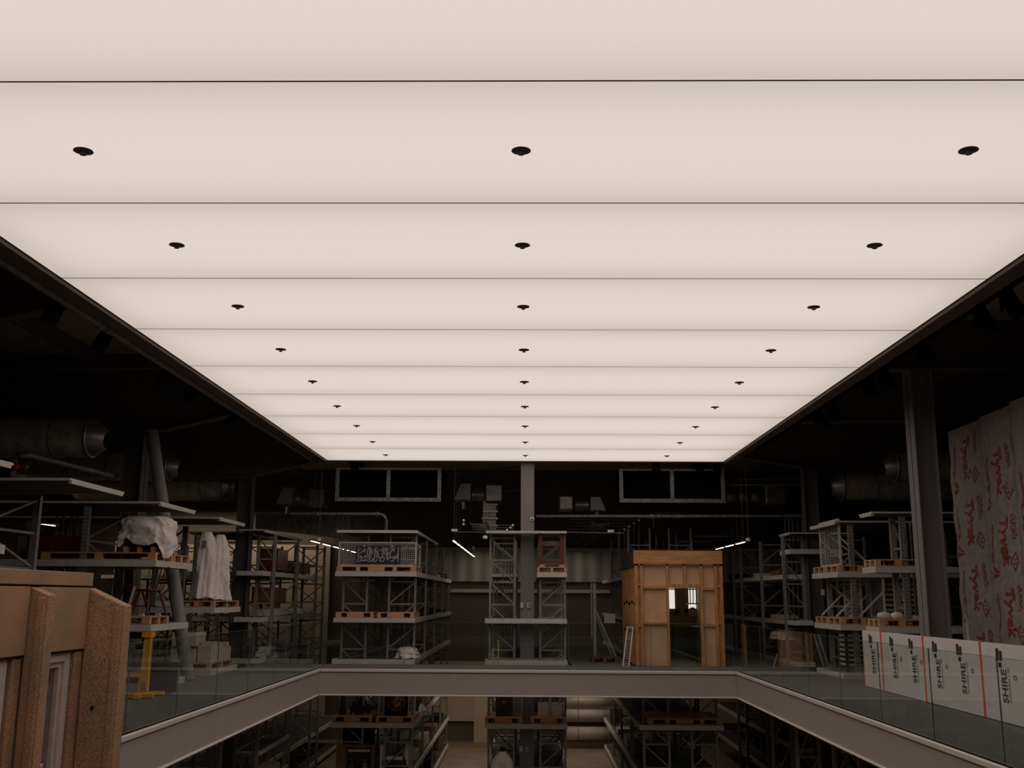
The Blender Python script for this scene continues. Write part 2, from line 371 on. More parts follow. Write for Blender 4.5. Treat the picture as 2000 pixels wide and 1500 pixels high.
single('slanting_tube_brace', MB().tube([(-7.74, 21.05, 4.95), (-6.95, 21.05, 1.4), (-6.64, 21.05, 0)], .125, 20), 'column_grey', 'round grey tube brace slanting down beside the left steel column', 'brace')
def rafter(y, xs, label):
    b = MB(); n = len(xs)
    for i in range(n-1):
        (xa, za), (xb, zb) = xs[i], xs[i+1]
        for dz, w in ((0, .26),):
            b.poly([(xa, y-w/2, za), (xb, y-w/2, zb), (xb, y-w/2, zb+.03), (xa, y-w/2, za+.03)], (0, w, 0))
        b.poly([(xa, y-.01, za), (xb, y-.01, zb), (xb, y-.01, ZROOF), (xa, y-.01, ZROOF)], (0, .02, 0))
    tag(b.build('roof_rafter', 'dark_steel'), label, 'rafter', 'roof rafters')
rafter(9.6, [(-14, 5.7), (-8, 5.75), (-5.9, 6.2)], 'dark haunched steel rafter, nearest above the left side')
rafter(15.4, [(-14, 5.6), (-8.6, 5.65), (-5.8, 6.25)], 'dark haunched steel rafter, second above the left side')
rafter(21.2, [(-14, 4.8), (-7.92, 4.87), (-5.6, 5.4)], 'dark haunched steel rafter resting on the left steel column')
rafter(27.0, [(-14, 4.5), (-7.3, 4.62), (-5.6, 5.03), (-4.2, 5.4)], 'dark haunched steel rafter over the far left corner')
rafter(18.4, [(5.8, 5.65), (14, 5.75)], 'dark steel rafter above the column beside the wrapped panels')
rafter(22.6, [(5.6, 5.4), (14, 5.5)], 'dark steel rafter, middle one above the right side')
rafter(27.1, [(-4.2, 5.25), (5.3, 5.25), (7.3, 4.95), (14, 4.95)], 'dark steel rafter across the far end above the racks')
for k, x in enumerate((-12, -9, -6.4, 6.4, 9, 12)):
    tag(MB().box(x-.07, x+.07, -3, 41, 6.3, 6.58).build('roof_purlin', 'dark_steel'), 'dark roof purlin running front to back, %s from left' % ['first', 'second', 'third', 'fourth', 'fifth', 'sixth'][k], 'purlin', 'roof purlins')

# ================================================================== RACKS
def shelf(parent, x0, x1, y0, y1, z, h=.11, name='shelf', slats='x'):
    b = MB(); dk = MB(); t = .05
    hf = .035 if z > 3 and abs(x0) > 5.5 else h
    b.box(x0, x1, y0, y0+t, z-hf, z); b.box(x0, x1, y1-t, y1, z-hf, z); b.box(x0, x0+t, y0+t, y1-t, z-h, z); b.box(x1-t, x1, y0+t, y1-t, z-h, z)
    n = max(2, int((y1-y0)/.35))
    for k in range(n):
        ya = y0+t+(y1-y0-2*t)*k/n; yb = y0+t+(y1-y0-2*t)*(k+1)/n-.012
        dk.box(x0+t, x1-t, ya, yb, z-.035, z-.012)
    o = b.build(name, 'shelf_grey', parent); dk.build('deck_slats', 'deck_grey' if abs(z-.1) < .01 else 'shelf_deck', o); return o
def frame_x(parent, x0, x1, y, z0, z1, flip=False, p=.56, w=.055, mt='steel'):   # upright frame facing us
    b = MB()
    for x in (x0, x1-w): b.box(x, x+w, y-.045, y+.045, z0, z1)
    z = z0+.12; k = 0
    while z+p < z1:
        b.box(x0+w, x1-w, y-.015, y+.015, z-.02, z+.02)
        a, c = (x0+w, x1-w) if not flip else (x1-w, x0+w)
        b.bar((a, y, z+p-.03), (c, y, z+.03), .03, .035, (0, 1, 0)); z += p; k += 1
    b.box(x0+w, x1-w, y-.015, y+.015, z-.02, z+.02)
    return b.build('upright_frame', mt, parent)
def frame_y(parent, x, y0, y1, z0, z1, p=.56, w=.08, holes=False):
    b = MB()
    for y in (y0, y1-w): b.box(x-.055, x+.055, y, y+w, z0, z1)
    z = z0+.15; k = 0
    while z+p < z1:
        b.box(x-.015, x+.015, y0+w, y1-w, z-.02, z+.02)
        a, c = (y0+w, y1-w) if k % 2 else (y1-w, y0+w)
        b.bar((x, a, z+.03), (x, c, z+p-.03), .035, .035, (1, 0, 0)); z += p; k += 1
    o = b.build('upright_frame', 'steel', parent)
    if holes:
        h = MB(); z = z0+.03
        while z < z1-.03:
            for dx in (-.026, .026):
                h.box(x+dx-.008, x+dx+.008, y0-.002, y0+.001, z, z+.022)
            z += .07
        h.build('punched_holes', 'black', o)
    return o
LV = [.10, 1.10, 2.24, 3.28]
LOW = [-1.41, -2.58, -3.5]
ZT = 3.2
def back_rack(x0, x1, label, shelves, lows=LOW, ys=(27.1, 29.9, 32.9, 35.8, 38.7), front=26.6, split=True, ztop=ZT, toplen=None, lowfront=None):
    t = thing('pallet_rack', ((x0+x1)/2, (front+38.9)/2, ZLOW), label, 'rack', 'storage racks')
    for i, y in enumerate(ys):
        if split:
            frame_x(t, x0+.12, x0+.78, y, ZLOW, ztop); frame_x(t, x1-.76, x1-.04, y, ZLOW, ztop, True)
        else: frame_x(t, x0+.05, x1+.03, y, ZLOW, ztop, i % 2 == 1)
    for z, y1 in shelves: shelf(t, x0, x1, front, y1, z, .07 if z > 3 else .115)
    for z in lows: shelf(t, x0, x1, lowfront or front, 39, z, .115)
    return t
rackA = back_rack(-4.85, -2.8, 'grey pallet rack at the far end, left of the central column', [(.10, 39), (1.10, 39), (2.24, 39), (3.28, 33)])
rackC = thing('pallet_rack', (0, 32, ZLOW), 'grey pallet rack standing around the pale central column', 'rack', 'storage racks')
for i, y in enumerate((27.1, 29.9, 32.9)):
    frame_x(rackC, -.98, -.30, y, ZLOW, ZT); frame_x(rackC, .30, .98, y, ZLOW, ZT, True)
shelf(rackC, -1.06, .99, 26.6, 27.2, 3.28, .06); shelf(rackC, .24, .99, 26.6, 34, 2.24, .115); shelf(rackC, -1.0, -.28, 28.4, 34, 2.24, .08)
shelf(rackC, -1.06, .99, 26.6, 27.2, 1.10, .115); shelf(rackC, -1.0, -.28, 27.2, 34, 1.10, .1); shelf(rackC, .28, .98, 27.7, 34, 1.10, .1)
shelf(rackC, -1.05, .99, 26.6, 27.2, .10, .115); shelf(rackC, -1.0, .98, 27.7, 34, .10, .1)
for z in LOW: shelf(rackC, -1.04, .99, 26.6, 27.2, z, .115); shelf(rackC, -1.0, .98, 27.7, 34, z, .1)
rackF = thing('pallet_rack', (3.8, 32, ZLOW), 'grey pallet rack under and behind the timber kitchen box', 'rack', 'storage racks')
for i, y in enumerate((27.1, 29.9)):
    frame_x(rackF, 2.87, 3.55, y, ZLOW, -.15); frame_x(rackF, 4.05, 4.73, y, ZLOW, -.15, True)
for i, y in enumerate((30.4, 33.4, 36.4)):
    frame_x(rackF, 2.87, 3.55, y, ZLOW, 3.6); frame_x(rackF, 4.05, 4.73, y, ZLOW, 3.6, True)
for z in (2.24, 1.10, .1): shelf(rackF, 2.75, 4.8, 30.3, 39, z, .1)
for z in LOW: shelf(rackF, 2.75, 4.8, 26.6, 39, z, .115)
rackB = thing('pallet_rack', (-7.3, 30, ZLOW), 'grey pallet rack in the far left corner holding brown furniture', 'rack', 'storage racks')
for i, y in enumerate((27.35, 30.1, 32.9, 34.1)):
    frame_x(rackB, -7.05 if i == 0 else -7.3, -6.55, y, ZLOW, ZT, i % 2 == 1, w=.07); frame_x(rackB, -8.7, -7.95, y, ZLOW, ZT)
for z, y1 in ((3.28, 31), (2.24, 34.2), (1.10, 34.2), (.1, 38)): shelf(rackB, -7.32, -6.65, 26.5, y1, z, .07 if z > 3 else .115); shelf(rackB, -8.9, -7.36, 27.4, y1, z, .07 if z > 3 else .115)
for z in (-2.58, -3.5): shelf(rackB, -8.9, -6.7, 27.2, 39, z, .115)
rackG = thing('pallet_rack', (-11, 34, ZLOW), 'dim pallet rack far behind the corner rack against the beige wall', 'rack', 'storage racks')
for i, y in enumerate((31, 33.8, 36.6)): frame_x(rackG, -12.2, -11.4, y, ZLOW, 3.2); frame_x(rackG, -11, -10.2, y, ZLOW, 3.2, True)
for z in (2.2, 1.5, .9, .1): shelf(rackG, -12.4, -10.1, 30.6, 38, z, .1)
rackR = thing('pallet_rack', (7.3, 30, ZLOW), 'grey pallet rack in the far right corner with vertical steel rods', 'rack', 'storage racks')
for i, y in enumerate((27.25, 29.9, 32.7, 33.9)):
    frame_x(rackR, 6.55, 7.3 if i else 7.12, y, ZLOW, ZT, i % 2 == 1, w=.07); frame_x(rackR, 7.9, 8.7, y, ZLOW, ZT)
shelf(rackR, 6.62, 7.95, 26.7, 27.75, 2.86, .12); shelf(rackR, 6.62, 7.1, 27.3, 34, 2.24, .115); shelf(rackR, 7.5, 9, 27.3, 34, 2.24, .115)
shelf(rackR, 6.62, 7.1, 26.6, 36, 1.10, .115); shelf(rackR, 7.5, 9, 26.6, 36, 1.10, .115); shelf(rackR, 6.62, 7.1, 26.6, 36, .1, .115)
shelf(rackR, 6.62, 8.2, 26.7, 27.75, 3.28, .06)
for z in (-2.0, -3.0): shelf(rackR, 6.7, 8.9, 27.2, 39, z, .115)
# side rows, shelves cantilevered towards the walkway
def row_rack(s, xe, xf, y0, y1, label, shelves, holes=True):
    t = thing('pallet_rack', (s*10, (y0+y1)/2, ZLOW), label, 'rack', 'storage racks')
    for k, x in enumerate((xf, xf+2.8, xf+5.6)): frame_y(t, s*x, y0+.08, y1-.08, ZLOW, ZT, holes=holes and k == 0, w=.09)
    for z in shelves:
        a, b = sorted((s*xe, s*(xf+5.8))); shelf(t, a, b, y0, y1, z, .075 if z > 3 else .115)
    for z in LOW:
        a, b = sorted((s*(xe+.1), s*(xf+5.8))); shelf(t, a, b, y0, y1, z, .115)
    return t
row_rack(-1, 6.6, 7.95, 11.15, 13.2, 'grey pallet rack on the left, nearest row, partly cut by the picture edge', [3.28, 2.24, 1.10, .1])
row_rack(-1, 6.6, 7.95, 14.9, 16.95, 'grey pallet rack on the left, second row from the camera', [3.28, .1])
row_rack(-1, 6.6, 7.95, 18.65, 20.7, 'grey pallet rack on the left holding the sheeted bundle and the chairs', [3.28, 2.24, 1.12, .1])
row_rack(-1, 6.6, 7.95, 22.35, 24.4, 'grey pallet rack on the left holding the two sheeted figures', [3.28, 1.38, .1])
row_rack(1, 6.6, 7.2, 20.15, 20.93, 'shallow grey pallet rack right of the void behind the grey column', [3.28, 2.24, 1.12, .1])
row_rack(1, 6.6, 6.95, 22.6, 24.66, 'grey pallet rack on the right holding mesh screens on two levels', [3.28, 2.20, 1.10, .1])
# lower level side racks along the void
for s, nm in ((-1, 'left'), (1, 'right')):
    t = thing('pallet_rack', (s*7.2, 20, ZLOW), 'grey lower-level rack running along the %s side under the walkway' % nm, 'rack', 'storage racks')
    for y in (15.4, 18.3, 21.2, 24.1, 26.9) if s < 0 else (15.2, 18.5, 21.4, 24.3, 26.7):
        frame_x(t, *sorted((s*5.95, s*6.5)), y, ZLOW, -.75, s > 0, w=.07, p=.9)
    shelf(t, *sorted((s*5.9, s*6.5)), 14, 27, -2.45, .12)
    shelf(t, *sorted((s*5.9, s*6.5)), 14, 27, -3.55, .12)
    if s < 0: shelf(t, -6.5, -5.9, 24.1, 27, -1.75, .08)

# ================================================================== PALLETS
def pallet(x0, x1, y0, y1, z, label, group='wooden pallets on the racks', nx=None, mt='pallet_wood', mid=.18):
    z += .004; h = .135
    t = thing('wooden_pallet', ((x0+x1)/2, (y0+y1)/2, z), label, 'pallet', group)
    n = max(3, round((y1-y0)/.17)); g = (y1-y0)/n
    for k in range(n): MB().box(x0, x1, y0+k*g, y0+(k+1)*g-.015, z+h-.022, z+h).build('top_board', mt, t)
    xs = nx or ([.08, mid, .08])
    W_ = x1-x0; m = len(xs); pos = [x0+(W_-xs[0]/2-xs[-1]/2)*i/(m-1)+xs[0]/2 for i in range(m)]
    for j, yy in enumerate((y0, (y0+y1)/2-.05, y1-.1)):
        MB().box(x0, x1, yy, yy+.1, z, z+.018).build('bottom_board', mt, t)
        for i, px in enumerate(pos): MB().box(px-xs[i]/2, px+xs[i]/2, yy, yy+.1, z+.018, z+h-.022).build('block', mt, t)
    return t
W5 = [.14, .10, .42, .10, .14]
pallet(-4.83, -2.82, 26.68, 28.2, 2.24, 'wide pallet under the caged calligraphy tiles', nx=W5)
pallet(-4.81, -3.86, 26.68, 28.0, 1.10, 'left empty pallet on the shelf below the calligraphy cage', mid=.5, nx=[.14, .42, .08])
pallet(-3.76, -2.84, 26.68, 28.0, 1.10, 'right empty pallet on the shelf below the calligraphy cage', nx=[.08, .42, .10])
pallet(-4.80, -3.82, 26.68, 28.0, -1.41, 'lower-level pallet under the dark machine', nx=[.08, .40, .08])
pallet(-3.72, -2.78, 26.68, 28.0, -1.41, 'lower-level pallet under the round gilded picture', nx=[.08, .40, .08])
pallet(-1.04, -.12, 26.68, 28.0, -1.41, 'lower-level pallet left of the central column', nx=[.08, .42, .10])
pallet(.08, .96, 26.68, 28.0, -1.41, 'lower-level pallet under the white carton, right of the central column', nx=[.10, .40, .08])
pallet(.25, .98, 26.68, 27.6, 2.24, 'small pallet under the tall mahogany frame', nx=[.06, .08, .06])
pallet(2.95, 4.78, 26.68, 28.4, -1.41, 'wide empty lower-level pallet below the timber kitchen box', nx=W5)
pallet(-8.7, -6.64, 18.72, 19.66, 2.24, 'front pallet under the sheeted bundle', nx=[.14, .14, .14])
pallet(-8.7, -6.64, 19.70, 20.64, 2.24, 'rear pallet under the sheeted bundle', nx=[.14, .14, .14])
pallet(-8.3, -6.66, 18.72, 19.72, 1.12, 'pallet under the stacked dark chairs', nx=[.14, .14, .14])
pallet(-7.4, -6.63, 22.42, 24.36, 1.38, 'pallet under the two sheeted figures', nx=[.08, .10, .08])
pallet(-7.55, -6.63, 22.42, 24.2, .10, 'pallet carrying the white crated stones, seen through the left glass', nx=[.08, .10, .08])
pallet(-7.9, -6.63, 18.75, 20.2, .10, 'low pallet just behind the yellow hoist', nx=[.08, .10, .08])
pallet(-8.2, -6.68, 11.4, 12.8, 2.24, 'pallet on the nearest left rack at the picture edge')
pallet(6.63, 7.5, 20.2, 20.9, 2.24, 'pallet on the shallow right rack, upper shelf beside the grey column', nx=[.1, .12, .1])
pallet(6.63, 7.5, 20.2, 20.9, 1.12, 'pallet with wrapped parcels on the shallow right rack', nx=[.1, .12, .1])
pallet(6.62, 7.6, 22.66, 23.6, 2.20, 'front pallet under the upper mesh screen on the right', nx=[.12, .12, .12])
pallet(6.62, 7.6, 23.66, 24.6, 2.20, 'rear pallet under the upper mesh screen on the right', nx=[.12, .12, .12])
pallet(6.62, 7.6, 22.66, 23.6, 1.10, 'front pallet under the lower pair of mesh screens', nx=[.12, .12, .12])
pallet(6.62, 7.6, 23.66, 24.6, 1.10, 'rear pallet under the lower pair of mesh screens', nx=[.12, .12, .12])
pallet(1.66, 2.32, 27.6, 28.5, 0, 'small dark pallet under the braced steel upright', 'pallets on the walkway', nx=[.07, .1, .07], mt='brown_board')

# ================================================================== CALLIGRAPHY CAGE
def mesh_grid(b, o, u, v, nu, nv, w=.006, off=(0, 0, 0)):
    o, u, v = Vector(o), Vector(u), Vector(v)
    for i in range(nu+1): b.bar(o+u*i/nu, o+u*i/nu+v, w, w, u.cross(v).normalized())
    for j in range(nv+1): b.bar(o+v*j/nv, o+v*j/nv+u, w, w, u.cross(v).normalized())
zc = 2.24+.14
t = thing('mesh_cage', (-3.8, 26.9, zc), 'low grey steel mesh cage on the wide pallet, left of centre', 'cage')
b = MB(); x0, x1, y0 = -4.79, -2.84, 26.75; z1 = zc+.59
for (p, q) in (((x0, y0, zc+.02), (x1, y0, zc+.02)), ((x0, y0, z1), (x1, y0, z1)), ((x0, y0, zc), (x0, y0, z1)), ((x1, y0, zc), (x1, y0, z1)),
               ((x0, y0+1, zc+.02), (x1, y0+1, zc+.02)), ((x0, y0+1, z1-.1), (x1, y0+1, z1-.1)), ((x1, y0, z1), (x1, y0+1, z1-.1)), ((x0, y0, z1), (x0, y0+1, z1-.1)), ((x1, y0+1, zc), (x1, y0+1, z1)), ((x0, y0+1, zc), (x0, y0+1, z1))):
    b.bar(p, q, .035)
b.build('frame', 'shelf_grey', t)
b = MB(); mesh_grid(b, (x0, y0, zc+.02), (x1-x0, 0, 0), (0, 0, z1-zc-.02), 38, 11, .0075); b.build('wire_mesh', 'shelf_grey', t)
t2 = thing('calligraphy_tile_panel', (-3.78, 26.7, zc+.08), 'navy tile panel with cream flowing calligraphy fixed to the mesh cage', 'tile panel')
px0, px1, pz0, pz1 = -4.34, -3.25, zc+.10, zc+.485; yy = 26.69
MB().box(px0-.02, px1+.02, yy, yy+.03, pz0-.02, pz1+.02).build('backing', 'dark_brown', t2)
MB().box(px0, px1, yy-.012, yy, pz0, pz1).build('tiles', 'navy', t2)
# strokes read off in the panel's own 0..650 x 0..235 units
ST = [[(20, 0), (22, 60), (12, 90)], [(20, 95), (45, 100), (90, 60), (120, 30), (135, 45), (110, 80), (100, 70)], [(20, 60), (60, 20)], [(5, 130), (30, 125), (25, 180), (0, 200), (15, 225), (60, 215), (75, 170), (70, 130), (50, 140), (60, 165), (95, 165)],
      [(95, 165), (120, 160), (135, 120), (155, 165), (175, 120), (155, 110), (175, 0)], [(195, 0), (190, 170), (165, 200), (130, 190)], [(215, 10), (212, 130)], [(240, 40), (238, 110), (205, 120), (225, 150), (205, 185), (160, 190), (170, 220), (230, 215), (260, 170)],
      [(275, 20), (272, 180), (245, 215), (285, 222), (320, 190)], [(275, 20), (310, 15)], [(280, 50), (330, 100), (370, 215)], [(330, 40), (300, 90), (320, 120), (295, 140), (275, 120)], [(300, 150), (320, 165), (345, 140), (330, 120)],
      [(395, 0), (392, 140), (350, 215), (400, 222), (430, 180)], [(415, 10), (418, 120)], [(445, 5), (447, 90), (470, 215), (500, 150)], [(450, 30), (510, 130), (530, 160), (500, 170), (520, 60)], [(470, 20), (472, 215)], [(520, 60), (580, 15), (530, 5), (500, 25)],
      [(540, 60), (560, 45), (575, 60)], [(520, 215), (560, 220), (570, 150), (550, 140), (545, 170), (590, 180), (585, 120), (605, 180), (620, 110)], [(632, 0), (630, 225)], [(400, 170), (410, 150), (425, 165)], [(225, 60), (250, 60)], [(110, 200), (125, 195)], [(350, 30), (370, 60)], [(75, 205), (110, 215), (140, 205)]]
b = MB()
for st in ST:
    pts = [Vector((px0+(px1-px0)*(p[0]+5)/655, yy-.014, pz1-(pz1-pz0)*(p[1]+5)/235)) for p in st]
    for p, q in zip(pts, pts[1:]): b.bar(p, q+(q-p).normalized()*.004, .006, .020, (q-p).normalized().cross(Vector((0, 1, 0))))
b.build('calligraphy', 'cream_glaze', t2)
b = MB()
for x, z in ((-4.15, pz1+.01), (-3.43, pz1+.01)): b.box(x-.03, x+.03, yy-.03, yy-.015, z-.015, z+.025)
b.build('clamp', 'pallet_wood', t2)

# ================================================================== MAHOGANY FRAME on rack C
t = thing('mahogany_frame', (.62, 27.0, 2.38), 'tall open mahogany frame standing on the small pallet right of the column', 'frame')
zb = 2.385
for x in (.33, .87): MB().box(x-.05, x+.05, 26.78, 27.0, zb, zb+.86).build('post', 'mahogany', t)
MB().box(.38, .82, 26.8, 26.86, zb+.76, zb+.82).build('top_rail', 'mahogany', t)
MB().box(.38, .82, 26.8, 26.86, zb+.51, zb+.56).build('middle_rail', 'mahogany', t)
MB().box(.38, .82, 26.8, 26.86, zb+.13, zb+.17).build('bottom_rail', 'mahogany', t)
MB().box(.38, .82, 27.2, 27.22, zb+.56, zb+.68).build('glazed_strip', 'shelf_grey', t)
MB().box(.30, .44, 26.72, 26.78, zb, zb+.06).build('foot_block', 'pallet_wood', t); MB().box(.80, .94, 26.72, 26.78, zb, zb+.06).build('foot_block', 'pallet_wood', t)

# ================================================================== TIMBER KITCHEN BOX
KX0, KX1, KY0, KY1, KH = 2.66, 4.84, 26.32, 29.9, 2.79
t = thing('timber_kitchen_box', ((KX0+KX1)/2, (KY0+KY1)/2, 0), 'timber-framed room on the walkway with open doorway and kitchen inside', 'room')
MB().box(KX0-.02, KX1, KY0-.03, KY0+.02, 2.46, KH).build('fascia_board', 'fascia_wood', t)
MB().box(KX0-.02, KX0+.02, KY0+.02, KY1, 2.40, KH).build('side_fascia', 'dark_brown', t)
MB().box(KX0, KX1, KY0, KY1, KH-.02, KH).build('roof_board', 'plywood', t)
def stud(xa, xb, za, zb_, ya=KY0, yb=KY0+.1): return MB().box(xa, xb, ya, yb, za, zb_).build('stud', 'stud_wood', t)
stx = [(2.66, 2.74), (2.80, 2.86), (3.44, 3.50), (4.27, 4.34), (4.63, 4.70), (4.76, 4.84)]
for a, b_ in stx: stud(a, b_, 0, 2.46)
stud(3.87, 3.93, 1.97, 2.46)
for (xa, xb, za, zb_) in ((2.86, 3.44, 1.86, 1.92), (3.5, 4.27, 1.87, 1.97), (4.34, 4.63, 1.83, 1.90), (2.86, 3.44, .99, 1.05), (4.34, 4.63, .95, 1.02), (2.74, 2.8, 1.93, 1.98), (2.74, 2.8, .93, .99), (4.7, 4.76, 1.90, 1.94), (4.7, 4.76, 1.0, 1.05), (2.66, 4.84, 2.42, 2.46)):
    MB().box(xa, xb, KY0, KY0+.1, za, zb_).build('rail', 'stud_wood', t)
for (xa, xb, za, zb_) in ((2.86, 3.44, 0, 2.44), (3.5, 4.27, 1.95, 2.44), (4.34, 4.63, 0, 2.44)):
    MB().box(xa, xb, KY0+.09, KY0+.11, za, zb_).build('panel_board', 'plywood', t)
for xa, xb in ((2.74, 2.80), (4.7, 4.76)): MB().box(xa, xb, KY0+.07, KY0+.09, 0, 2.44).build('panel_board', 'stud_wood', t)
MB().box(KX0+.09, KX0+.11, KY0+.1, KY1, 0, 2.46).build('side_board', 'brown_board', t); MB().box(KX1-.11, KX1-.09, KY0+.1, KY1, 0, 2.46).build('side_board', 'plywood', t)
for k in range(11):
    y = KY0+.16+k*.34; MB().box(KX0, KX0+.09, y, y+.06, 0, 2.44).build('side_stud', 'stud_wood', t); MB().box(KX1-.09, KX1, y, y+.06, 0, 2.44).build('side_stud', 'stud_wood', t)
MB().box(KX0, KX1, KY1, KY1+.05, 0, KH).build('back_wall', 'kitchen_wall', t)
MB().box(KX0+.11, KX1-.11, KY0+.11, KY1, 0, .02).build('kitchen_floor', 'floor_low', t)
for zz in (.75, 1.45):
    b = MB()
    for k in range(5): b.box(KX0-.01, KX0+.06, KY0+.16+k*.68, KY0+.26+k*.68, zz+.04*(k % 2), zz+.07+.04*(k % 2))
    b.build('joint_plate', 'soft_black', t)
def kwin(xa, xb, za, zb_, y=KY1-.03):
    w = MB(); w.box(xa-.10, xa, y-.05, y, za-.1, zb_); w.box(xb, xb+.10, y-.05, y, za-.1, zb_); w.box(xa-.1, xb+.1, y-.05, y, za-.1, za); w.box(xa, xb, y-.04, y, (za+zb_)/2+.04, (za+zb_)/2+.07)
    f_ = w.build('window_frame', 'olive', t); MB().box(xa, xb, y-.005, y, za, zb_).build('lit_pane', 'lit_window', f_)
kwin(3.78, 4.13, 1.34, 2.3); kwin(4.50, 4.72, 1.34, 2.3)
MB().box(4.36, 4.72, 27.4, 29.2, .02, .90).build('green_cupboard', 'green_paint', t)
MB().box(4.0, 4.72, 29.25, 29.8, .02, .85).build('green_cupboard', 'green_paint', t)
MB().box(4.28, 4.60, 28.6, 28.8, 1.47, 1.50).build('utensil_shelf', 'white_paint', t)
b = MB()
for x in (4.31, 4.37, 4.45, 4.54): b.tube([(x, 28.6, 1.5), (x, 28.6, 2.2)], .012, 8)
b.build('hanging_utensils', 'soft_black', t)
b = MB().lathe([(.02, .0), (.12, .02), (.12, .03)], (4.45, 28.8, 1.27), (0, -1, 0), 20); b.build('wall_plate', 'cream_frame', t)
kl = bpy.data.lights.new('kitchen_lamp', 'AREA'); kl.size = .3; kl.energy = 1.3; kl.color = (1, .9, .7)
ko = bpy.data.objects.new('kitchen_lamp', kl); C.objects.link(ko); ko.location = (3.7, 28.6, 2.7); ko.visible_camera = True

# leaning mesh panel, braced upright
t = thing('leaning_mesh_panel', (2.5, 26.25, 0), 'narrow pale mesh frame leaning against the timber kitchen box', 'panel')
p0, p1, q0, q1 = Vector((2.33, 26.2, 0)), Vector((2.47, 26.15, 0)), Vector((2.49, 26.6, .92)), Vector((2.62, 26.5, .92))
b = MB(); b.bar(p0, q0, .035); b.bar(p1, q1, .035); b.bar(p0, p1, .03); b.bar(q0, q1, .03); b.build('frame', 'shelf_grey', t)
b = MB()
for k in range(1, 16): b.bar(p0.lerp(q0, k/16), p1.lerp(q1, k/16), .008)
b.build('wire_mesh', 'shelf_grey', t)
t = thing('braced_steel_upright', (1.9, 28, .14), 'grey perforated steel upright with long diagonal braces on the small dark pallet', 'rack upright')
MB().box(1.72, 1.79, 27.8, 27.87, .14, 2.0).build('post', 'steel', t); MB().box(1.66, 1.70, 27.9, 27.97, .6, 2.0).build('post', 'steel', t)
MB().bar((1.78, 27.8, 1.3), (2.28, 27.8, .16), .045).build('diagonal_brace', 'steel', t); MB().bar((1.78, 28.1, 1.2), (2.2, 28.1, .16), .045).build('diagonal_brace', 'steel', t)

# ================================================================== DRAPED OBJECTS
def drape(o, rx, ry, z0, z1, hem, fold=.04, nf=9, top=.8, seed=1, lean=(0, 0), n=72, rows=26, sq=2.0):
    """cloth over a solid: rings from hem to crown. hem(t)-> extra drop, radii flare to the hem"""
    r_ = random.Random(seed); ph = [r_.uniform(0, 6.3) for _ in range(6)]
    rings = []
    for i in range(rows+1):
        s = i/rows; ring = []
        for k in range(n):
            a = 2*PI*k/n
            ca, sa = math.cos(a), math.sin(a)
            e = 2/sq; qx = math.copysign(abs(ca)**e, ca); qy = math.copysign(abs(sa)**e, sa)
            if s < .72:
                q = s/.72; f = (1-q); rr = 1+.16*f; zz = (z0+hem(a))*(1-q)+(z1-(1-top)*(z1-z0)*.5)*q
                rr += fold/max(rx, ry)*(.25+f)*(math.sin(nf*a+ph[0]+2*q)+.5*math.sin((nf*2+1)*a+ph[1]-3*q))
            else:
                q = (s-.72)/.28; rr = math.cos(q*PI/2)**.75; b_ = z1-(1-top)*(z1-z0)*.5; zz = b_+(z1-b_)*math.sin(q*PI/2)
                rr += fold/max(rx, ry)*.25*(1-q)*(math.sin(nf*a+ph[0]+2)+.5*math.sin((nf*2+1)*a+ph[1]-3)); zz += .02*math.sin(3*a+ph[2])*(1-q)
            rr += .03*math.sin(5*s*3+a*2+ph[3])
            ring.append(Vector((o[0]+rx*rr*qx+lean[0]*s, o[1]+ry*rr*qy+lean[1]*s, zz)))
        rings.append(ring)
    return MB().loft(rings, False)
from mathutils import noise as mn
def crumple(o, amp, sc, seed=0):
    for v in o.data.vertices:
        p = (Vector(v.co)*sc if not isinstance(sc, tuple) else Vector((v.co.x*sc[0]+v.co.z*.9, v.co.y*sc[1], v.co.z*sc[2])))+Vector((seed*7.3, 0, 0)); r = 1-abs(mn.noise(p))*2; r2 = 1-abs(mn.noise(p*2.3))*2
        d = Vector((v.co.x, v.co.y, .2*v.co.z)); d = d.normalized() if d.length > 1e-4 else Vector((0, 0, 1))
        v.co = v.co+d*amp*(r*.8+r2*.4-.5)
    return o
def solid(o, th=.006):
    m_ = o.modifiers.new('s', 'SOLIDIFY'); m_.thickness = th; return o
def hem1(a):
    def g(c, w): d_ = abs((a-c+PI) % (2*PI)-PI); return math.exp(-(d_/w)**2)
    return .10+.13*g(-1.9, .30)+.05*g(-1.1, .4)-.22*g(-.45, .40)+.025*math.sin(9*a)
t = thing('sheeted_bundle', (-7.0, 19.4, 2.38), 'bulky object under a crumpled white dust sheet on the left rack', 'covered object')
zs = 2.385
solid(crumple(drape((-6.99, 19.30), .39, .40, zs, zs+.66, hem1, .035, 5, .82, 3, sq=4.2, n=120, rows=44).build('dust_sheet', 'white_cloth', t), .06, 4.2, 1))
MB().box(-7.2, -6.75, 19.0, 19.7, zs, zs+.5).build('dark_base', 'soft_black', t)
for x in (-7.3, -7.05, -6.8): MB().box(x, x+.07, 18.9, 19.8, zs, zs+.10).build('bearer', 'pallet_wood', t)
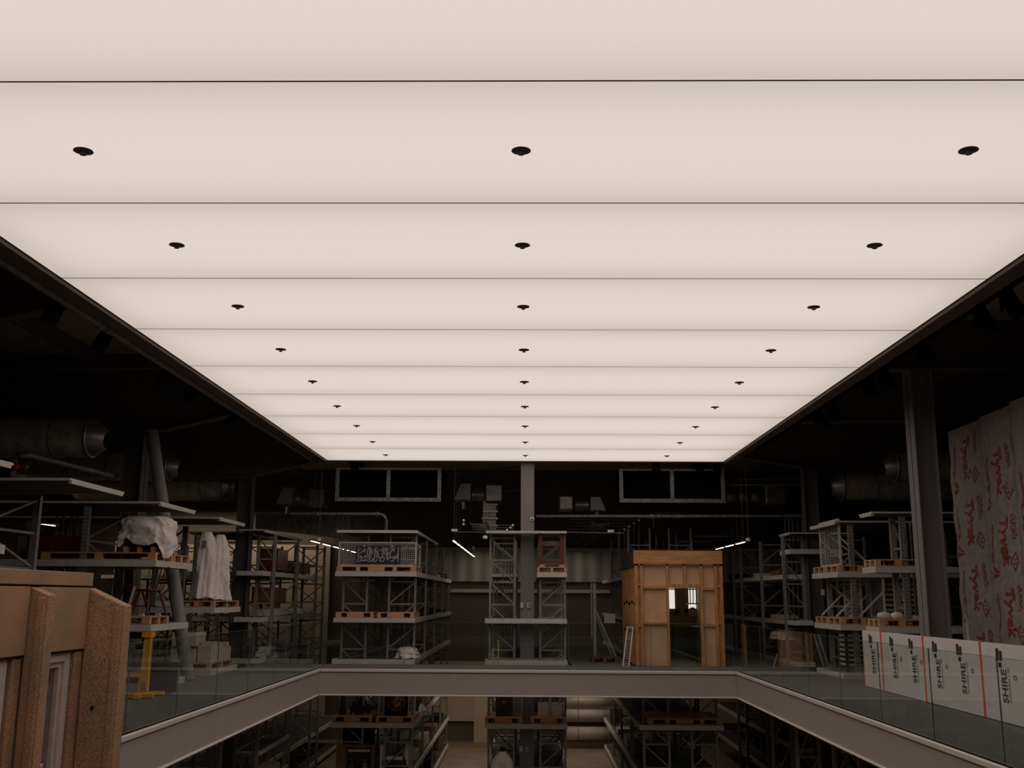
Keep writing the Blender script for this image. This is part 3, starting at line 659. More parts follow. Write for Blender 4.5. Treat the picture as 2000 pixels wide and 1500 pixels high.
def figure(x, y, rx, ry, z0, z1, seed, label, lean, hem):
    t = thing('sheeted_figure', (x, y, z0), label, 'covered object', 'white sheeted figures on a pallet')
    r_ = random.Random(seed); ph = [r_.uniform(0, 6.3) for _ in range(5)]
    rings = []; n = 96
    prof = [(0, 1.22), (.1, 1.15), (.3, 1.05), (.5, 1.0), (.68, .98), (.8, .92), (.88, .78), (.94, .6), (.975, .5), (1, .2)]
    for s, w in prof:
        # subdivide by interpolation below
        pass
    for i in range(71):
        s = i/70
        for j in range(len(prof)-1):
            if prof[j][0] <= s <= prof[j+1][0]:
                q = (s-prof[j][0])/(prof[j+1][0]-prof[j][0]); w = prof[j][1]*(1-q)+prof[j+1][1]*q; break
        ring = []
        for k in range(n):
            a = 2*PI*k/n; f = (1-s)**.6
            rr = w*(1+.13*f*math.sin(5*a+ph[0]+1.5*s)+.05*f*math.sin(13*a+ph[1]-4*s)+.03*math.sin(4*a+9*s+ph[2]))
            z = z0+(z1-z0)*s+(hem(a) if s < .01 else 0)
            ring.append(Vector((x+rx*rr*math.cos(a)+lean*s, y+ry*rr*math.sin(a), z)))
        rings.append(ring)
    solid(crumple(MB().loft(rings, True).build('dust_sheet', 'white_cloth', t), .03, (5, 5, 2.2), seed))
    return t
zf = 1.38+.139
fa = figure(-6.98, 22.75, .205, .25, zf+.06, 3.0, 5, 'tall object under a white dust sheet with a paper tag, left of the pair', -.0, lambda a: .02*math.sin(5*a))
fb = figure(-6.80, 23.3, .21, .25, zf+.01, 2.96, 9, 'tall object under a white dust sheet, right of the pair', -.05, lambda a: .03*math.sin(4*a))
MB().box(-6.98, -6.88, 22.42, 22.43, 2.62, 2.78).build('paper_tag', 'print_grey', fa)
for x in (-7.05, -6.92): MB().box(x, x+.03, 22.7, 22.8, zf, zf+.1).build('foot', 'pale_wood', fa)
MB().box(-6.75, -6.7, 23.25, 23.3, zf, zf+.1).build('foot', 'pale_wood', fb)

# ================================================================== CHAIRS ON RACK
def windsor(x, y, z, ang, label, flip=False):
    t = thing('windsor_chair', (0, 0, 0), label, 'chair', 'dark spindle chairs on the left rack')
    s = -1 if flip else 1
    def P(a, b, c): return (a, b, c)
    MB().lathe([(.02, 0), (.19, 0), (.21, .02), (.2, .045), (.02, .045)], (0, 0, .43), n=20).build('seat', 'chair_wood', t)
    for a, b in ((-1, -1), (1, -1), (-1, 1), (1, 1)): MB().tube([(a*.12, b*.12, .43), (a*.18, b*.18, .2), (a*.22, b*.22, 0)], [.018, .024, .014], 8).build('leg', 'chair_wood', t)
    MB().tube([(-.19, 0, .17), (.19, 0, .17)], .011, 8).build('stretcher', 'chair_wood', t)
    for k in range(5):
        u = (k-2)/2; MB().tube([(u*.15, .15, .46), (u*.21, .24, .86)], .010, 6).build('back_spindle', 'chair_wood', t)
    MB().tube([(-.24, .22, .84), (-.1, .26, .88), (.1, .26, .88), (.24, .22, .84)], .020, 8).build('top_rail', 'chair_wood', t)
    t.location = (x, y, z); t.rotation_euler = (0, 0, ang); return t
windsor(-7.2, 19.25, 1.262, 2.7, 'dark red spindle-back chair, left of the pair on the left rack')
windsor(-6.85, 19.15, 1.262, -.5, 'dark red spindle-back chair, right of the pair on the left rack')
single('pale_timber_strut', MB().bar((-7.12, 18.8, 1.27), (-7.0, 18.8, 1.78), .035), 'pale_wood', 'pale timber strut propped against the dark spindle chairs', 'strut')
for k, (x, y) in enumerate(((-6.83, 18.78), (-6.72, 19.3))): single('wooden_chock', MB().box(x-.04, x+.04, y-.04, y+.04, 1.262, 1.31), 'pale_wood', ['small pale wooden chock at the front corner of the chair pallet', 'small pale wooden chock on the side edge of the chair pallet'][k], 'chock', 'wooden chocks')
single('stacked_white_boxes', MB().box(-8.0, -7.65, 22.45, 22.9, 1.39, 1.45).box(-7.98, -7.66, 22.47, 22.88, 1.452, 1.50), 'white_paint', 'two flat white boxes stacked near the sheeted figures', 'boxes')

# ================================================================== YELLOW HOIST LEG
t = thing('yellow_hoist_stand', (-6.25, 17.5, 0), 'yellow steel hoist stand on the left walkway behind the glass', 'hoist')
MB().poly([(-6.33, 17.45, .06), (-6.17, 17.45, .06), (-6.17, 17.45, .95), (-6.27, 17.45, .95)], (0, .10, 0)).build('mast', 'gantry_yellow', t)
MB().box(-6.275, -6.265, 17.44, 17.45, .1, .9).build('mast_groove', 'brass', t)
MB().box(-6.30, -6.15, 17.40, 17.60, .95, 1.03).build('head_bracket', 'gantry_yellow', t)
MB().box(-6.52, -6.02, 17.28, 17.38, .01, .08).build('base_bar', 'gantry_yellow', t); MB().box(-6.28, -6.18, 17.1, 17.9, .01, .07).build('base_bar', 'gantry_yellow', t)
MB().box(-6.45, -6.02, 17.78, 17.88, .01, .07).build('base_bar', 'gantry_yellow', t)
MB().box(-6.26, -6.19, 17.42, 17.45, .12, .24).build('winch_box', 'steel', t)
single('black_hoist_beam', MB().bar((-7.6, 17.5, .98), (-6.3, 17.5, .98), .06, .10), 'black', 'black crossbeam held by the yellow hoist stand', 'beam')
single('covered_equipment', MB().box(-6.42, -6.03, 18.0, 18.5, .01, .50), 'soft_black', 'black covered equipment behind the yellow hoist stand', 'equipment')

# crated stones on rack row 4 base
r_ = random.Random(8)
zz = .10+.14
t = thing('strapped_stone_crate', (-7.2, 23, zz), 'white stone blocks strapped in a stack, behind the left glass', 'stone stack')
MB().box(-7.5, -7.0, 22.5, 23.2, zz, zz+.62).build('tall_block', 'cream_frame', t); MB().box(-7.52, -6.98, 22.48, 23.22, zz+.3, zz+.34).build('timber_band', 'brown_board', t)
for k in range(8):
    h = .26+r_.uniform(-.02, .1)-.01*k; MB().box(-6.97+.0, -6.68, 22.6+k*.19, 22.6+k*.19+.16, zz, zz+h+.08).build('stone_slab', 'cream_frame', t)
MB().box(-7.2, -7.13, 22.44, 22.48, zz, zz+.62).build('strut', 'cream_frame', t)

# ================================================================== CONCRETE FACADE FRAGMENT
t = thing('concrete_facade_fragment', (-4.0, 7.6, ZLOW), 'tall brown pebble-concrete facade fragment with windows at the left front', 'facade')
FX = -3.90
def cb(name, x0, x1, y0, y1, z0, z1, mt='concrete', bev=.006): return MB().box(x0, x1, y0, y1, z0, z1).build(name, mt, t, bev)
cb('parapet', FX-.30, FX, 4.2, 9.46, 1.705, 1.82)
cb('parapet_joint', FX-.25, FX-.02, 4.25, 9.42, 1.69, 1.705, 'joint_black', 0)
def fin(y0, y1, xt, zt0, zt1):
    pts = [(FX-.02, y0, ZLOW+.02), (xt, y0, ZLOW+.02), (xt, y0, zt1), (xt-.03, y0, zt1+.012), (FX-.02, y0, zt0)]
    o = MB().poly(pts, (0, y1-y0, 0)).build('fin', 'concrete', t, .008)
    MB().box(xt-.085, xt-.015, y0-.018, y0+.01, ZLOW+.02, zt1-.015).build('fin_rib', 'concrete', o, .012)
    return o
f1 = fin(9.42, 9.60, -3.585, 1.685, 1.535); MB().lathe([(.02, 0), (.02, .004)], (-3.80, 9.42, .66), (0, -1, 0), 14).build('bolt_hole', 'joint_black', f1)
cb('end_return', FX-.30, FX-.02, 9.44, 9.60, ZLOW+.02, 1.69)
f2 = fin(8.30, 8.44, -3.765, 1.69, 1.625)
MB().poly([(-3.86, 8.295, 1.12), (-3.835, 8.295, 1.12), (-3.80, 8.295, 1.50), (-3.80, 8.295, 1.58), (-3.83, 8.295, 1.58), (-3.85, 8.295, 1.50)], (0, .004, 0)).build('smooth_repair', 'beam_grey', f2)
f3 = fin(7.1, 7.24, -3.765, 1.69, 1.625)
f4 = fin(5.9, 6.04, -3.765, 1.69, 1.625)
for a, b_ in ((8.45, 9.40), (7.26, 8.28), (6.06, 7.08), (4.3, 5.88)):
    cb('fascia_panel', FX-.10, FX, a, b_, 1.165, 1.69)
    cb('panel_joint', FX-.08, FX-.01, b_, b_+.02, 1.17, 1.69, 'joint_black', 0)
    cb('soffit', FX-.24, FX-.02, a, b_, 1.145, 1.165, 'joint_black', 0)
    cb('jamb', FX-.22, FX-.03, b_-.13, b_+.02, ZLOW+.02, 1.15); cb('sill_wall', FX-.24, FX-.04, a, b_-.13, ZLOW+.02, -1.4)
    # window: frame, stop, pane
    wy0, wy1 = a+.0, b_-.15
    w = MB(); X0, X1 = FX-.16, FX-.055; f_ = .10
    w.box(X0, X1, wy1-f_, wy1, -1.4, 1.145); w.box(X0, X1, wy0, wy0+f_, -1.4, 1.145); w.box(X0, X1, wy0+f_, wy1-f_, 1.07, 1.145); w.box(X0, X1, wy0+f_, wy1-f_, -1.4, -1.3)
    wf = w.build('window_frame', 'cream_frame', t, .006)
    w = MB(); X0, X1 = FX-.15, FX-.085; g = .045; y0_, y1_ = wy0+f_, wy1-f_
    w.box(X0, X1, y1_-g, y1_, -1.3, 1.07); w.box(X0, X1, y0_, y0_+g, -1.3, 1.07); w.box(X0, X1, y0_+g, y1_-g, 1.025, 1.07)
    w.build('sash', 'cream_frame', wf)
    MB().box(FX-.125, FX-.12, y0_+g, y1_-g, -1.3, 1.025).build('pane', 'window_glass', wf)

# ================================================================== WHITE PRINTED BOARDS (hoarding on the right walkway)
BX = 6.46
seams = [20.75, 19.66, 17.60, 15.40, 13.2, 11.0]
for k in range(5):
    y1, y0 = seams[k], seams[k+1]
    t = thing('white_floor_board', (BX+.06, (y0+y1)/2, 0), 'white protective board printed SHIRE along the right walkway, %s' % ['narrow farthest one', 'second farthest', 'third farthest', 'nearest one in full view', 'at the picture edge'][k], 'board', 'white printed boards on the right walkway')
    MB().box(BX, BX+.10, y0+.006, y1-.006, .01, 1.04).build('board', 'board_white', t, .004)
    MB().box(BX-.006, BX+.106, y0-.03, y0+.03, .01, 1.046).build('orange_tape', 'tape_orange', t)
    if k == 0: MB().box(BX-.004, BX, y1-.03, y1, .1, .45).build('orange_tape', 'tape_orange', t); MB().box(BX-.004, BX, y1-.03, y1, .96, 1.04).build('orange_tape', 'tape_orange', t)
    x = BX-.004; b = MB(); g = MB(); n = {0: [20.2], 1: [19.05, 18.1], 2: [17.05, 16.1], 3: [14.75, 13.8], 4: [12.4]}[k]
    for yc in n:
        # lettering reads upwards; its foot side towards the nearer end
        add_text(b, 'SHIRE', (x, yc-.13, .27), (0, 0, .44), (0, .17, 0))
        add_text(b, '-FLOORING LTD-', (x, yc-.22, .27), (0, 0, .48), (0, .055, 0))
        for (za, zb2, ya, yb) in ((.82, .98, .065, .15), (.82, .95, -.035, .045), (.73, .795, .0, .09)): b.box(x-.001, x, yc+ya, yc+yb, za, zb2)
        g.add([(x, yc-.38+.05*math.cos(q*PI/8), .62+.035*math.sin(q*PI/8)) for q in range(16)]+[(x, yc-.38+.03*math.cos(q*PI/8), .62+.015*math.sin(q*PI/8)) for q in range(16)], [(i, (i+1) % 16, 16+(i+1) % 16, 16+i) for i in range(16)])
    b.build('lettering', 'print_black', t); g.build('round_mark', 'print_grey', t)

# ================================================================== HOUSEWRAPPED PANELS
TX = 8.0
ends = [19.75, 18.35, 17.15, 15.95, 14.75]
tops = [4.76, 4.80, 4.85, 4.9, 4.9]
for k in range(4):
    y1, y0 = ends[k], ends[k+1]
    t = thing('membrane_wrapped_crate', (TX+.4, (y0+y1)/2, 0), 'tall panel wrapped in grey membrane with red print, %s' % ['leftmost', 'second from left', 'third from left', 'rightmost'][k], 'wrapped crate', 'grey wrapped panels with red print')
    # slightly pillowed front
    n, mz = 28, 60; rings = []
    for i in range(mz+1):
        z = .02+(tops[k]-.02)*i/mz; ring = []
        for j in range(n+1):
            u = j/n; bulge = (.055*math.sin(PI*u)**.4+.012*math.sin(9*z+5*u+k)+.01*math.sin(23*u+3*z+k))*min(1, (tops[k]-z)/.7)**.6
            ring.append(Vector((TX-bulge, y0+.02+(y1-y0-.04)*u, z)))
        ring += [Vector((TX+.8, y1-.02, z)), Vector((TX+.8, y0+.02, z))]
        rings.append(ring)
    MB().loft(rings, True).build('membrane', 'wrap_grey', t)
    def surf(y, z): u = (y-y0-.02)/(y1-y0-.04); u = min(.999, max(.001, u)); return TX-(.055*math.sin(PI*u)**.4+.012*math.sin(9*z+5*u+k)+.01*math.sin(23*u+3*z+k))*min(1, max(0, tops[k]-z)/.7)**.6-.010
    def put(mb, nm):
        mb.v = [(surf(v[1], v[2]), v[1], v[2]) for v in mb.v]; mb.build(nm, 'print_red', t)
    def red(st, yc, za, L, H): q = MB(); add_text(q, st, (TX, yc+H/2, za), (0, 0, -L), (0, -H, 0)); put(q, 'printed_word')
    w = y1-y0; z = tops[k]-(.20+.45*(k % 3)); cy = (y0+y1)/2
    while z > .9:
        red('Tyvek', cy-.08*w, z, .82, .36); red('Housewrap', cy+.27*w, z-.10, .56, .13); red('\u00abDUPONT\u00bb', cy-.38*w, z+.04, .42, .13)
        zc_ = z-.90; q = MB()
        q.add([(TX, cy+.30*w, zc_), (TX, cy+.16*w, zc_-.015), (TX, cy+.33*w, zc_+.13)], [(0, 1, 2)]); q.add([(TX, cy+.33*w, zc_-.02), (TX, cy+.16*w, zc_-.04), (TX, cy+.38*w, zc_-.12)], [(0, 1, 2)])
        put(q, 'printed_emblem')
        red('BBA', cy+.30*w, zc_+.30, .14, .09); red('15', cy-.34*w, zc_+.2, .10, .10)
        q = MB(); n_ = 4
        ro = [(TX, cy-.34*w+.14*math.cos(i*PI/2), zc_+.155+.16*math.sin(i*PI/2)) for i in range(4)]; ri = [(TX, cy-.34*w+.115*math.cos(i*PI/2), zc_+.155+.13*math.sin(i*PI/2)) for i in range(4)]
        q.add(ro+ri, [(i, (i+1) % 4, 4+(i+1) % 4, 4+i) for i in range(4)]); put(q, 'printed_diamond')
        z -= 1.16

t = single('torn_membrane_flap', MB().poly([(7.6, 18.6, 1.4), (7.55, 18.25, .01), (7.6, 18.7, .01)], (.01, 0, 0)), 'board_white', 'pale torn flap of membrane at the foot of the wrapped panels', 'flap')

# ================================================================== MESH SCREENS ON RIGHT RACK
def screen(x, y0, y1, z, h, brace_dx, label, tilt=0, dirn=1):
    t = thing('mesh_screen', (x, (y0+y1)/2, z), label, 'screen', 'white mesh screens on the right rack')
    b = MB()
    for p, q in (((x, y0, z), (x, y0, z+h)), ((x, y1, z), (x, y1, z+h)), ((x, y0, z+.02), (x, y1, z+.02)), ((x, y0, z+h), (x, y1, z+h))): b.bar(p, q, .04)
    b.build('frame', 'shelf_grey', t)
    b = MB(); mesh_grid(b, (x, y0, z), (0, y1-y0, 0), (0, 0, h), 8, 26, .006); b.build('wire_mesh', 'shelf_grey', t)
    for yy in (y0+.02, y1-.02): MB().bar((x, yy, z+h*.62), (x+brace_dx, yy, z+.02), .035).build('diagonal_brace', 'shelf_grey', t)
screen(6.74, 22.8, 24.3, 2.20+.141, .98, .62, 'white mesh screen with braces, alone on the upper pallets at right')
screen(7.25, 23.2, 24.4, 1.10+.141, .88, -.55, 'white mesh screen with braces, left of the two on the lower pallets')
screen(7.58, 22.7, 23.6, 1.10+.141, .88, -.55, 'white mesh screen with braces, right of the two on the lower pallets')
t = thing('wrapped_parcel', (6.85, 20.4, 1.26), 'white wrapped parcels lying on the lower pallet beside the grey column', 'parcel')
for k, (x, w) in enumerate(((6.78, .14), (7.02, .12))):
    MB().lathe([(.02, -w), (.055, -w*.8), (.07, 0), (.055, w*.8), (.02, w)], (x, 20.35, 1.325), (1, .2, 0), 14).build('parcel_body', 'white_cloth', t)
single('clear_tray', MB().box(7.15, 7.4, 20.25, 20.6, 1.262, 1.33), 'cream_frame', 'pale shallow tray beside the white wrapped parcels', 'tray')
# racks' contents beyond the column on the right
t = thing('plan_chest', (7.9, 23.3, 1.1), 'pale stack of shallow trays behind the right rack shelf', 'tray stack')
for k in range(7): MB().box(7.85, 8.45, 22.9, 23.6, 1.26+k*.11, 1.26+k*.11+.06).build('tray', 'pale_wood', t)

# ================================================================== PIPES, RODS, CONDUITS
def rods(xs, y, z0, z1, r, label, group, mt='galv', parent=None):
    for k, x in enumerate(xs):
        tag(MB().tube([(x, y, z0), (x, y, z1)], r, 8).build('vertical_pipe', mt), label % ['first', 'second', 'third', 'fourth', 'fifth', 'sixth', 'seventh', 'eighth'][k], 'pipe', group)
rods([-.62, -.54, -.46, -.37], 27.5, .1, 3.1, .012, 'thin vertical pipe in the rack left of the central column, %s from left', 'thin pipes in the central rack')
rods([6.75, 6.86, 6.98, 7.1, 7.22, 7.34, 7.46], 27.5, 1.1, 2.74, .018, 'thin vertical steel rod in the far right corner rack, %s from left', 'steel rods in the corner rack')
rods([-3.62, -3.5, -3.30, -3.12], 27.9, .1, 2.1, .02, 'vertical pipe in the rack below the calligraphy cage, %s from left', 'pipes in the left centre rack')
rods([-8.9, -8.8, -8.62, -8.45], 16.3, .1, 3.2, .025, 'vertical pipe in the second left rack row, %s from left', 'pipes in the second left row')
rods([-9.0, -8.88, -8.72, -8.6], 19.9, .1, 3.2, .022, 'vertical pipe behind the perforated upright of the left rack, %s from left', 'pipes in the third left row')
rods([7.75, 7.85, 7.95, 8.1], 21.9, 0, 3.2, .03, 'vertical pipe between the two right racks, %s from left', 'pipes between the right racks')
rods([6.85, 6.95, 7.05, 7.18, 7.3], 28.0, 3.0, 3.85, .012, 'thin sprinkler riser above the far right corner rack, %s from left', 'risers above the corner rack')
def pipe_run(pts, r, label, fittings=(), mt='galv'):
    xs = Vector(pts[0]); t = thing('service_pipe', xs, label, 'pipe', 'service pipes')
    MB().tube(pts, r, 12).build('pipe_run', mt, t)
    for p in fittings: MB().lathe([(r, -.05), (r*1.4, -.04), (r*1.4, .04), (r, .05)], p, (1, 0, 0) if abs(Vector(pts[1]).x-Vector(pts[0]).x) > .3 else (0, 0, 1), 12).build('fitting', mt, t)
    return t
Y = 27.75
pipe_run([(-6.3, Y, 3.77), (-3.95, Y, 3.77), (-3.85, Y, 3.75), (-3.78, Y, 3.69), (-3.75, Y, 3.6), (-3.75, Y, 3.3), (-3.75, Y, 2.2)], .045, 'horizontal service pipe with elbow above the left centre rack', [(-4.0, Y, 3.77), (-5.6, Y, 3.77)])
pipe_run([(.22, Y+.1, 3.74), (3.8, Y+.1, 3.76), (7.4, Y+.1, 3.78)], .04, 'long horizontal service pipe right of the central column', [(3.3, Y+.1, 3.76), (3.5, Y+.1, 3.76)])
tv = pipe_run([(-9.2, 18.4, 3.4), (-9.2, 18.4, 4.0), (-9.12, 18.4, 4.08), (-9.0, 18.45, 4.08), (-8.3, 20.6, 3.95)], .06, 'thick pipe with red valve above the left racks')
MB().lathe([(.02, 0), (.07, .01), (.07, .05), (.02, .06)], (-9.1, 18.3, 3.85), (0, -1, 0), 14).box(-9.15, -8.9, 18.28, 18.34, 3.83, 3.88).build('red_valve', 'red_valve', tv)
pipe_run([(3.6, 30.0, 3.62), (3.6, 30.0, 3.95), (3.66, 30.0, 4.02), (4.4, 30.0, 4.02)], .025, 'thin bent pipe rising behind the timber kitchen box')
pipe_run([(4.62, 29.6, 2.8), (4.62, 29.6, 3.28), (4.68, 29.6, 3.34), (6.3, 29.6, 3.34)], .014, 'thin conduit curving over the top of the timber kitchen box')
pipe_run([(4.22, 29.8, 2.8), (4.22, 29.8, 3.15), (4.28, 29.8, 3.2), (5.2, 29.8, 3.2)], .012, 'second thin conduit looping over the timber kitchen box')
# white-tipped sprinkler rods over the rack tops
def tips(pts, label, group):
    for k, (x, z, ln) in enumerate(pts):
        t = thing('sprinkler_drop', (x, 27.0, z), label % ['first', 'second', 'third', 'fourth', 'fifth', 'sixth'][k], 'sprinkler', group)
        MB().tube([(x, 27.0, 3.25), (x, 27.0, z)], .008, 6).build('rod', 'galv', t)
        MB().lathe([(.003, -.02), (.026, -.015), (.033, 0), (.026, .015), (.003, .02)], (x, 26.98, z), (0, -1, 0), 12).build('cap', 'white_paint', t)
        if ln: MB().tube([(x, 27.0, z), (x-ln, 27.0, z+.015)], .008, 6).build('arm', 'galv', t)
tips([(-.53, 3.32, .9), (-.44, 3.38, 1.0), (-.38, 3.44, 1.1), (-1.65, 3.46, 0), (-1.65, 3.56, 0)], 'white-capped sprinkler rod above the central rack, %s', 'sprinkler rods above the central rack')
t = thing('conduit_grid', (2.4, 30, 3.4), 'grid of thin conduits with white caps above the kitchen box, left part', 'conduits')
for k in range(5):
    x = 2.62+.14*k; MB().tube([(x, 30, 2.9), (x, 30, 3.45+.09*k)], .010, 6).build('riser', 'galv', t); MB().lathe([(.003, -.02), (.03, -.01), (.03, .01), (.003, .02)], (x, 29.98, 3.45+.09*k), (0, -1, 0), 10).build('cap', 'white_paint', t)
    MB().tube([(1.2, 30, 3.46+.09*k), (x, 30, 3.45+.09*k)], .007, 6).build('arm', 'galv', t)
for k, x in enumerate((-1.05, .0)): pass
pipe_run([(1.02, 26.9, 3.27), (2.0, 26.9, 3.25), (2.45, 26.9, 3.25)], .012, 'thin rod reaching right from the top of the central rack')
pipe_run([(-1.88, 26.9, 3.26), (-1.06, 26.9, 3.26)], .012, 'thin rod reaching left from the top of the central rack')
t = single('sensor_box', MB().box(-1.95, -1.8, 26.85, 26.95, 3.272, 3.335), 'white_paint', 'small white sensor box left of the central rack top', 'sensor')
t = single('sensor_box', MB().box(2.05, 2.2, 26.85, 26.95, 3.27, 3.33), 'white_paint', 'small white sensor box on the rod right of the central rack', 'sensor')
def dome(x, y, z, label, side=0):
    t = thing('dome_camera', (x, y, z), label, 'security camera', 'white security cameras')
    MB().lathe([(.02, .07), (.055, .06), (.062, .02), (.062, 0)], (x, y, z), (0, -.3, 1), 18).build('housing', 'white_paint', t)
    MB().tube([(x, y+.01, z+.05), (x, y+.01, 3.2 if y < 26.6 else ZROOF)] if y > 26.6 else [(x, y+.01, z+.05), (x, y+.02, 3.24), (x+.02, y+.13, 3.24)], .006, 6).build('bracket', 'dark_steel', t)
    MB().lathe([(.045, 0), (.04, -.03), (.02, -.05), (.003, -.055)], (x, y, z), (0, -.3, 1), 16).build('lens_dome', 'black', t)
dome(-1.07, 26.5, 3.08, 'white dome camera at the top left corner of the central rack')
dome(-5.45, 27.4, 3.05, 'dim dome camera left of the row of tube lights at left'); dome(5.65, 27.0, 3.08, 'dome camera beside the tube lights at the right')
t = thing('wall_sensor', (.12, 27.2, 3.6), 'round white sensor ring on the right side of the pale central column', 'sensor')
MB().lathe([(.02, .0), (.055, .0), (.055, .03), (.02, .03)], (.12, 27.25, 3.62), (0, -1, 0), 18).build('ring', 'white_paint', t); MB().lathe([(.003, .031), (.022, .031), (.022, .034), (.003, .034)], (.12, 27.25, 3.62), (0, -1, 0), 14).build('lens', 'black', t)
for (x, z, nm, lo) in ((-.14, 1.36, 'left white switch box on the pale central column, upper level', 0), (.03, 1.36, 'right white switch box on the pale central column, upper level', 1), (-.15, -2.13, 'left white switch box on the central column, lower level', 0), (.0, -2.15, 'right white switch box on the central column, lower level', 1)):
    t = thing('switch_box', (x, 27.2, z), nm, 'switch box', 'white switch boxes on the column')
    MB().box(x-.04, x+.035, 27.19, 27.25, z, z+.13).build('case', 'white_paint' if not lo else 'cream_frame', t)
    if lo: MB().box(x-.018, x+.015, 27.18, 27.19, z+.03, z+.1).build('cover', 'print_grey', t)
t = single('wall_sign', MB().box(2.1, 2.4, 29.2, 29.22, .95, 1.2), 'cream_frame', 'small pale rectangular notice board between the braced upright and kitchen box', 'notice')
t = single('switch_box', MB().box(7.40, 7.48, 26.83, 26.89, 1.72, 1.86), 'white_paint', 'white switch box on the dark far right steel column', 'switch box')

# brass-coloured rods standing in for lamp reflections on the glass
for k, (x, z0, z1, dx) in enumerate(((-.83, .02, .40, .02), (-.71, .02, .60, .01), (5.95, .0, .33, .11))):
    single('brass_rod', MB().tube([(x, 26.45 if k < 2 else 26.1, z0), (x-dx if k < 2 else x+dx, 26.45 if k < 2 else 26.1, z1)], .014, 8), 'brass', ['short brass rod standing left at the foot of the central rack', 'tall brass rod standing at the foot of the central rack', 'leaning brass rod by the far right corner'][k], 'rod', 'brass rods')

# aisle tube lights
def tube_row(x, ys, z, label, group):
    for k, y in enumerate(ys):
        t = thing('tube_light', (x, y, z), label % (['nearest', 'second', 'third', 'fourth', 'fifth', 'sixth', 'seventh', 'eighth'][k]), 'light', group)
        MB().box(x-.035, x+.035, y, y+1.15, z+.012, z+.05).build('housing', 'dark_steel', t)
        MB().box(x-.02, x+.02, y+.03, y+1.12, z, z+.012).build('tube', 'tube_light', t)
        top = ZROOF if z > 0 else -.1
        for yy in (y+.2, y+.95): MB().tube([(x, yy, z+.05), (x, yy, top)], .004, 5).build('hanging_wire', 'galv', t)
tube_row(-1.93, [27.3+1.62*k for k in range(7)], 3.05, 'lit tube light in the aisle left of the central rack, %s', 'tube lights in the left central aisle')
tube_row(-5.72, [27.7+1.6*k for k in range(5)], 3.05, 'lit tube light in the aisle of the far left corner, %s', 'tube lights in the left aisle')
tube_row(5.60, [27.2+1.5*k for k in range(3)], 3.05, 'lit tube light in the aisle right of the kitchen box, %s', 'tube lights in the right aisle')
tube_row(-12.5, [24, 26.5], 3.4, 'tube light deep behind the left racks, %s', 'tube lights deep at left')

def fill_light(nm, loc, sx, sy, e, rot=(0, 0, 0), col=(1, .84, .66)):
    l = bpy.data.lights.new(nm, 'AREA'); l.shape = 'RECTANGLE'; l.size = sx; l.size_y = sy; l.energy = e; l.color = col
    o = bpy.data.objects.new(nm, l); C.objects.link(o); o.location = loc; o.rotation_euler = rot; return o
fill_light('rear_aisle_lamp', (-11.5, 40.2, 4.6), 7, .3, 42, (.25, 0, 0)); fill_light('rear_aisle_lamp', (-1.9, 38.5, 3.4), .3, 4, 14); fill_light('rear_aisle_lamp', (2, 38.5, 3.4), .3, 4, 12)  # added lights without fittings, brightening the beige wall and rear aisles
fill_light('lower_aisle_lamp', (-1.93, 36, -.7), .2, 7, 30); fill_light('lower_aisle_lamp', (1.87, 37.5, -.7), .2, 4, 24); fill_light('lower_aisle_lamp', (-5.72, 36, -.7), .2, 7, 12); fill_light('lower_aisle_lamp', (5.72, 36, -.7), .2, 7, 6)  # unseen lights put in to lift the lower back wall and floor
fill_light('left_aisle_lamp', (-12.5, 30, 3.5), .2, 8, 30)  # extra hidden light, added to brighten the area behind the left racks
# dark projection boxes under the ceiling's far edge
for (x0, x1, nm) in ((-5.12, -2.3, 'left'), (2.43, 5.22, 'right')):
    t = thing('air_grille_box', ((x0+x1)/2, 28, 4.1), 'black two-bay box with galvanised frame under the ceiling end, %s one' % nm, 'air handling box', 'galvanised framed boxes')
    y = 27.62; z0, z1 = 4.10, 5.0; w = .10
    b = MB(); b.box(x0, x1, y, y+.05, z0, z0+w); b.box(x0, x1, y, y+.05, z1-.06, z1); b.box(x0, x0+w, y, y+.05, z0+w, z1-.06); b.box(x1-w, x1, y, y+.05, z0+w, z1-.06); xm = (x0+x1)/2; b.box(xm-w/2, xm+w/2, y, y+.05, z0+w, z1-.06)
    b.build('frame', 'galv', t); MB().box(x0, x1, y+.9, y+.92, z0, z1).box(x0, x1, y+.05, y+.9, z0, z0+.02).box(x0, x1, y+.05, y+.9, z1-.02, z1).box(x0, x0+.02, y+.05, y+.9, z0, z1).box(x1-.02, x1, y+.05, y+.9, z0, z1).build('dark_bay', 'black', t)
    MB().tube([(xm-1, y+.3, z1), (xm-1, y+.3, ZROOF)], .01, 6).build('hanger', 'galv', t); MB().tube([(xm+1, y+.3, z1), (xm+1, y+.3, ZROOF)], .01, 6).build('hanger', 'galv', t)

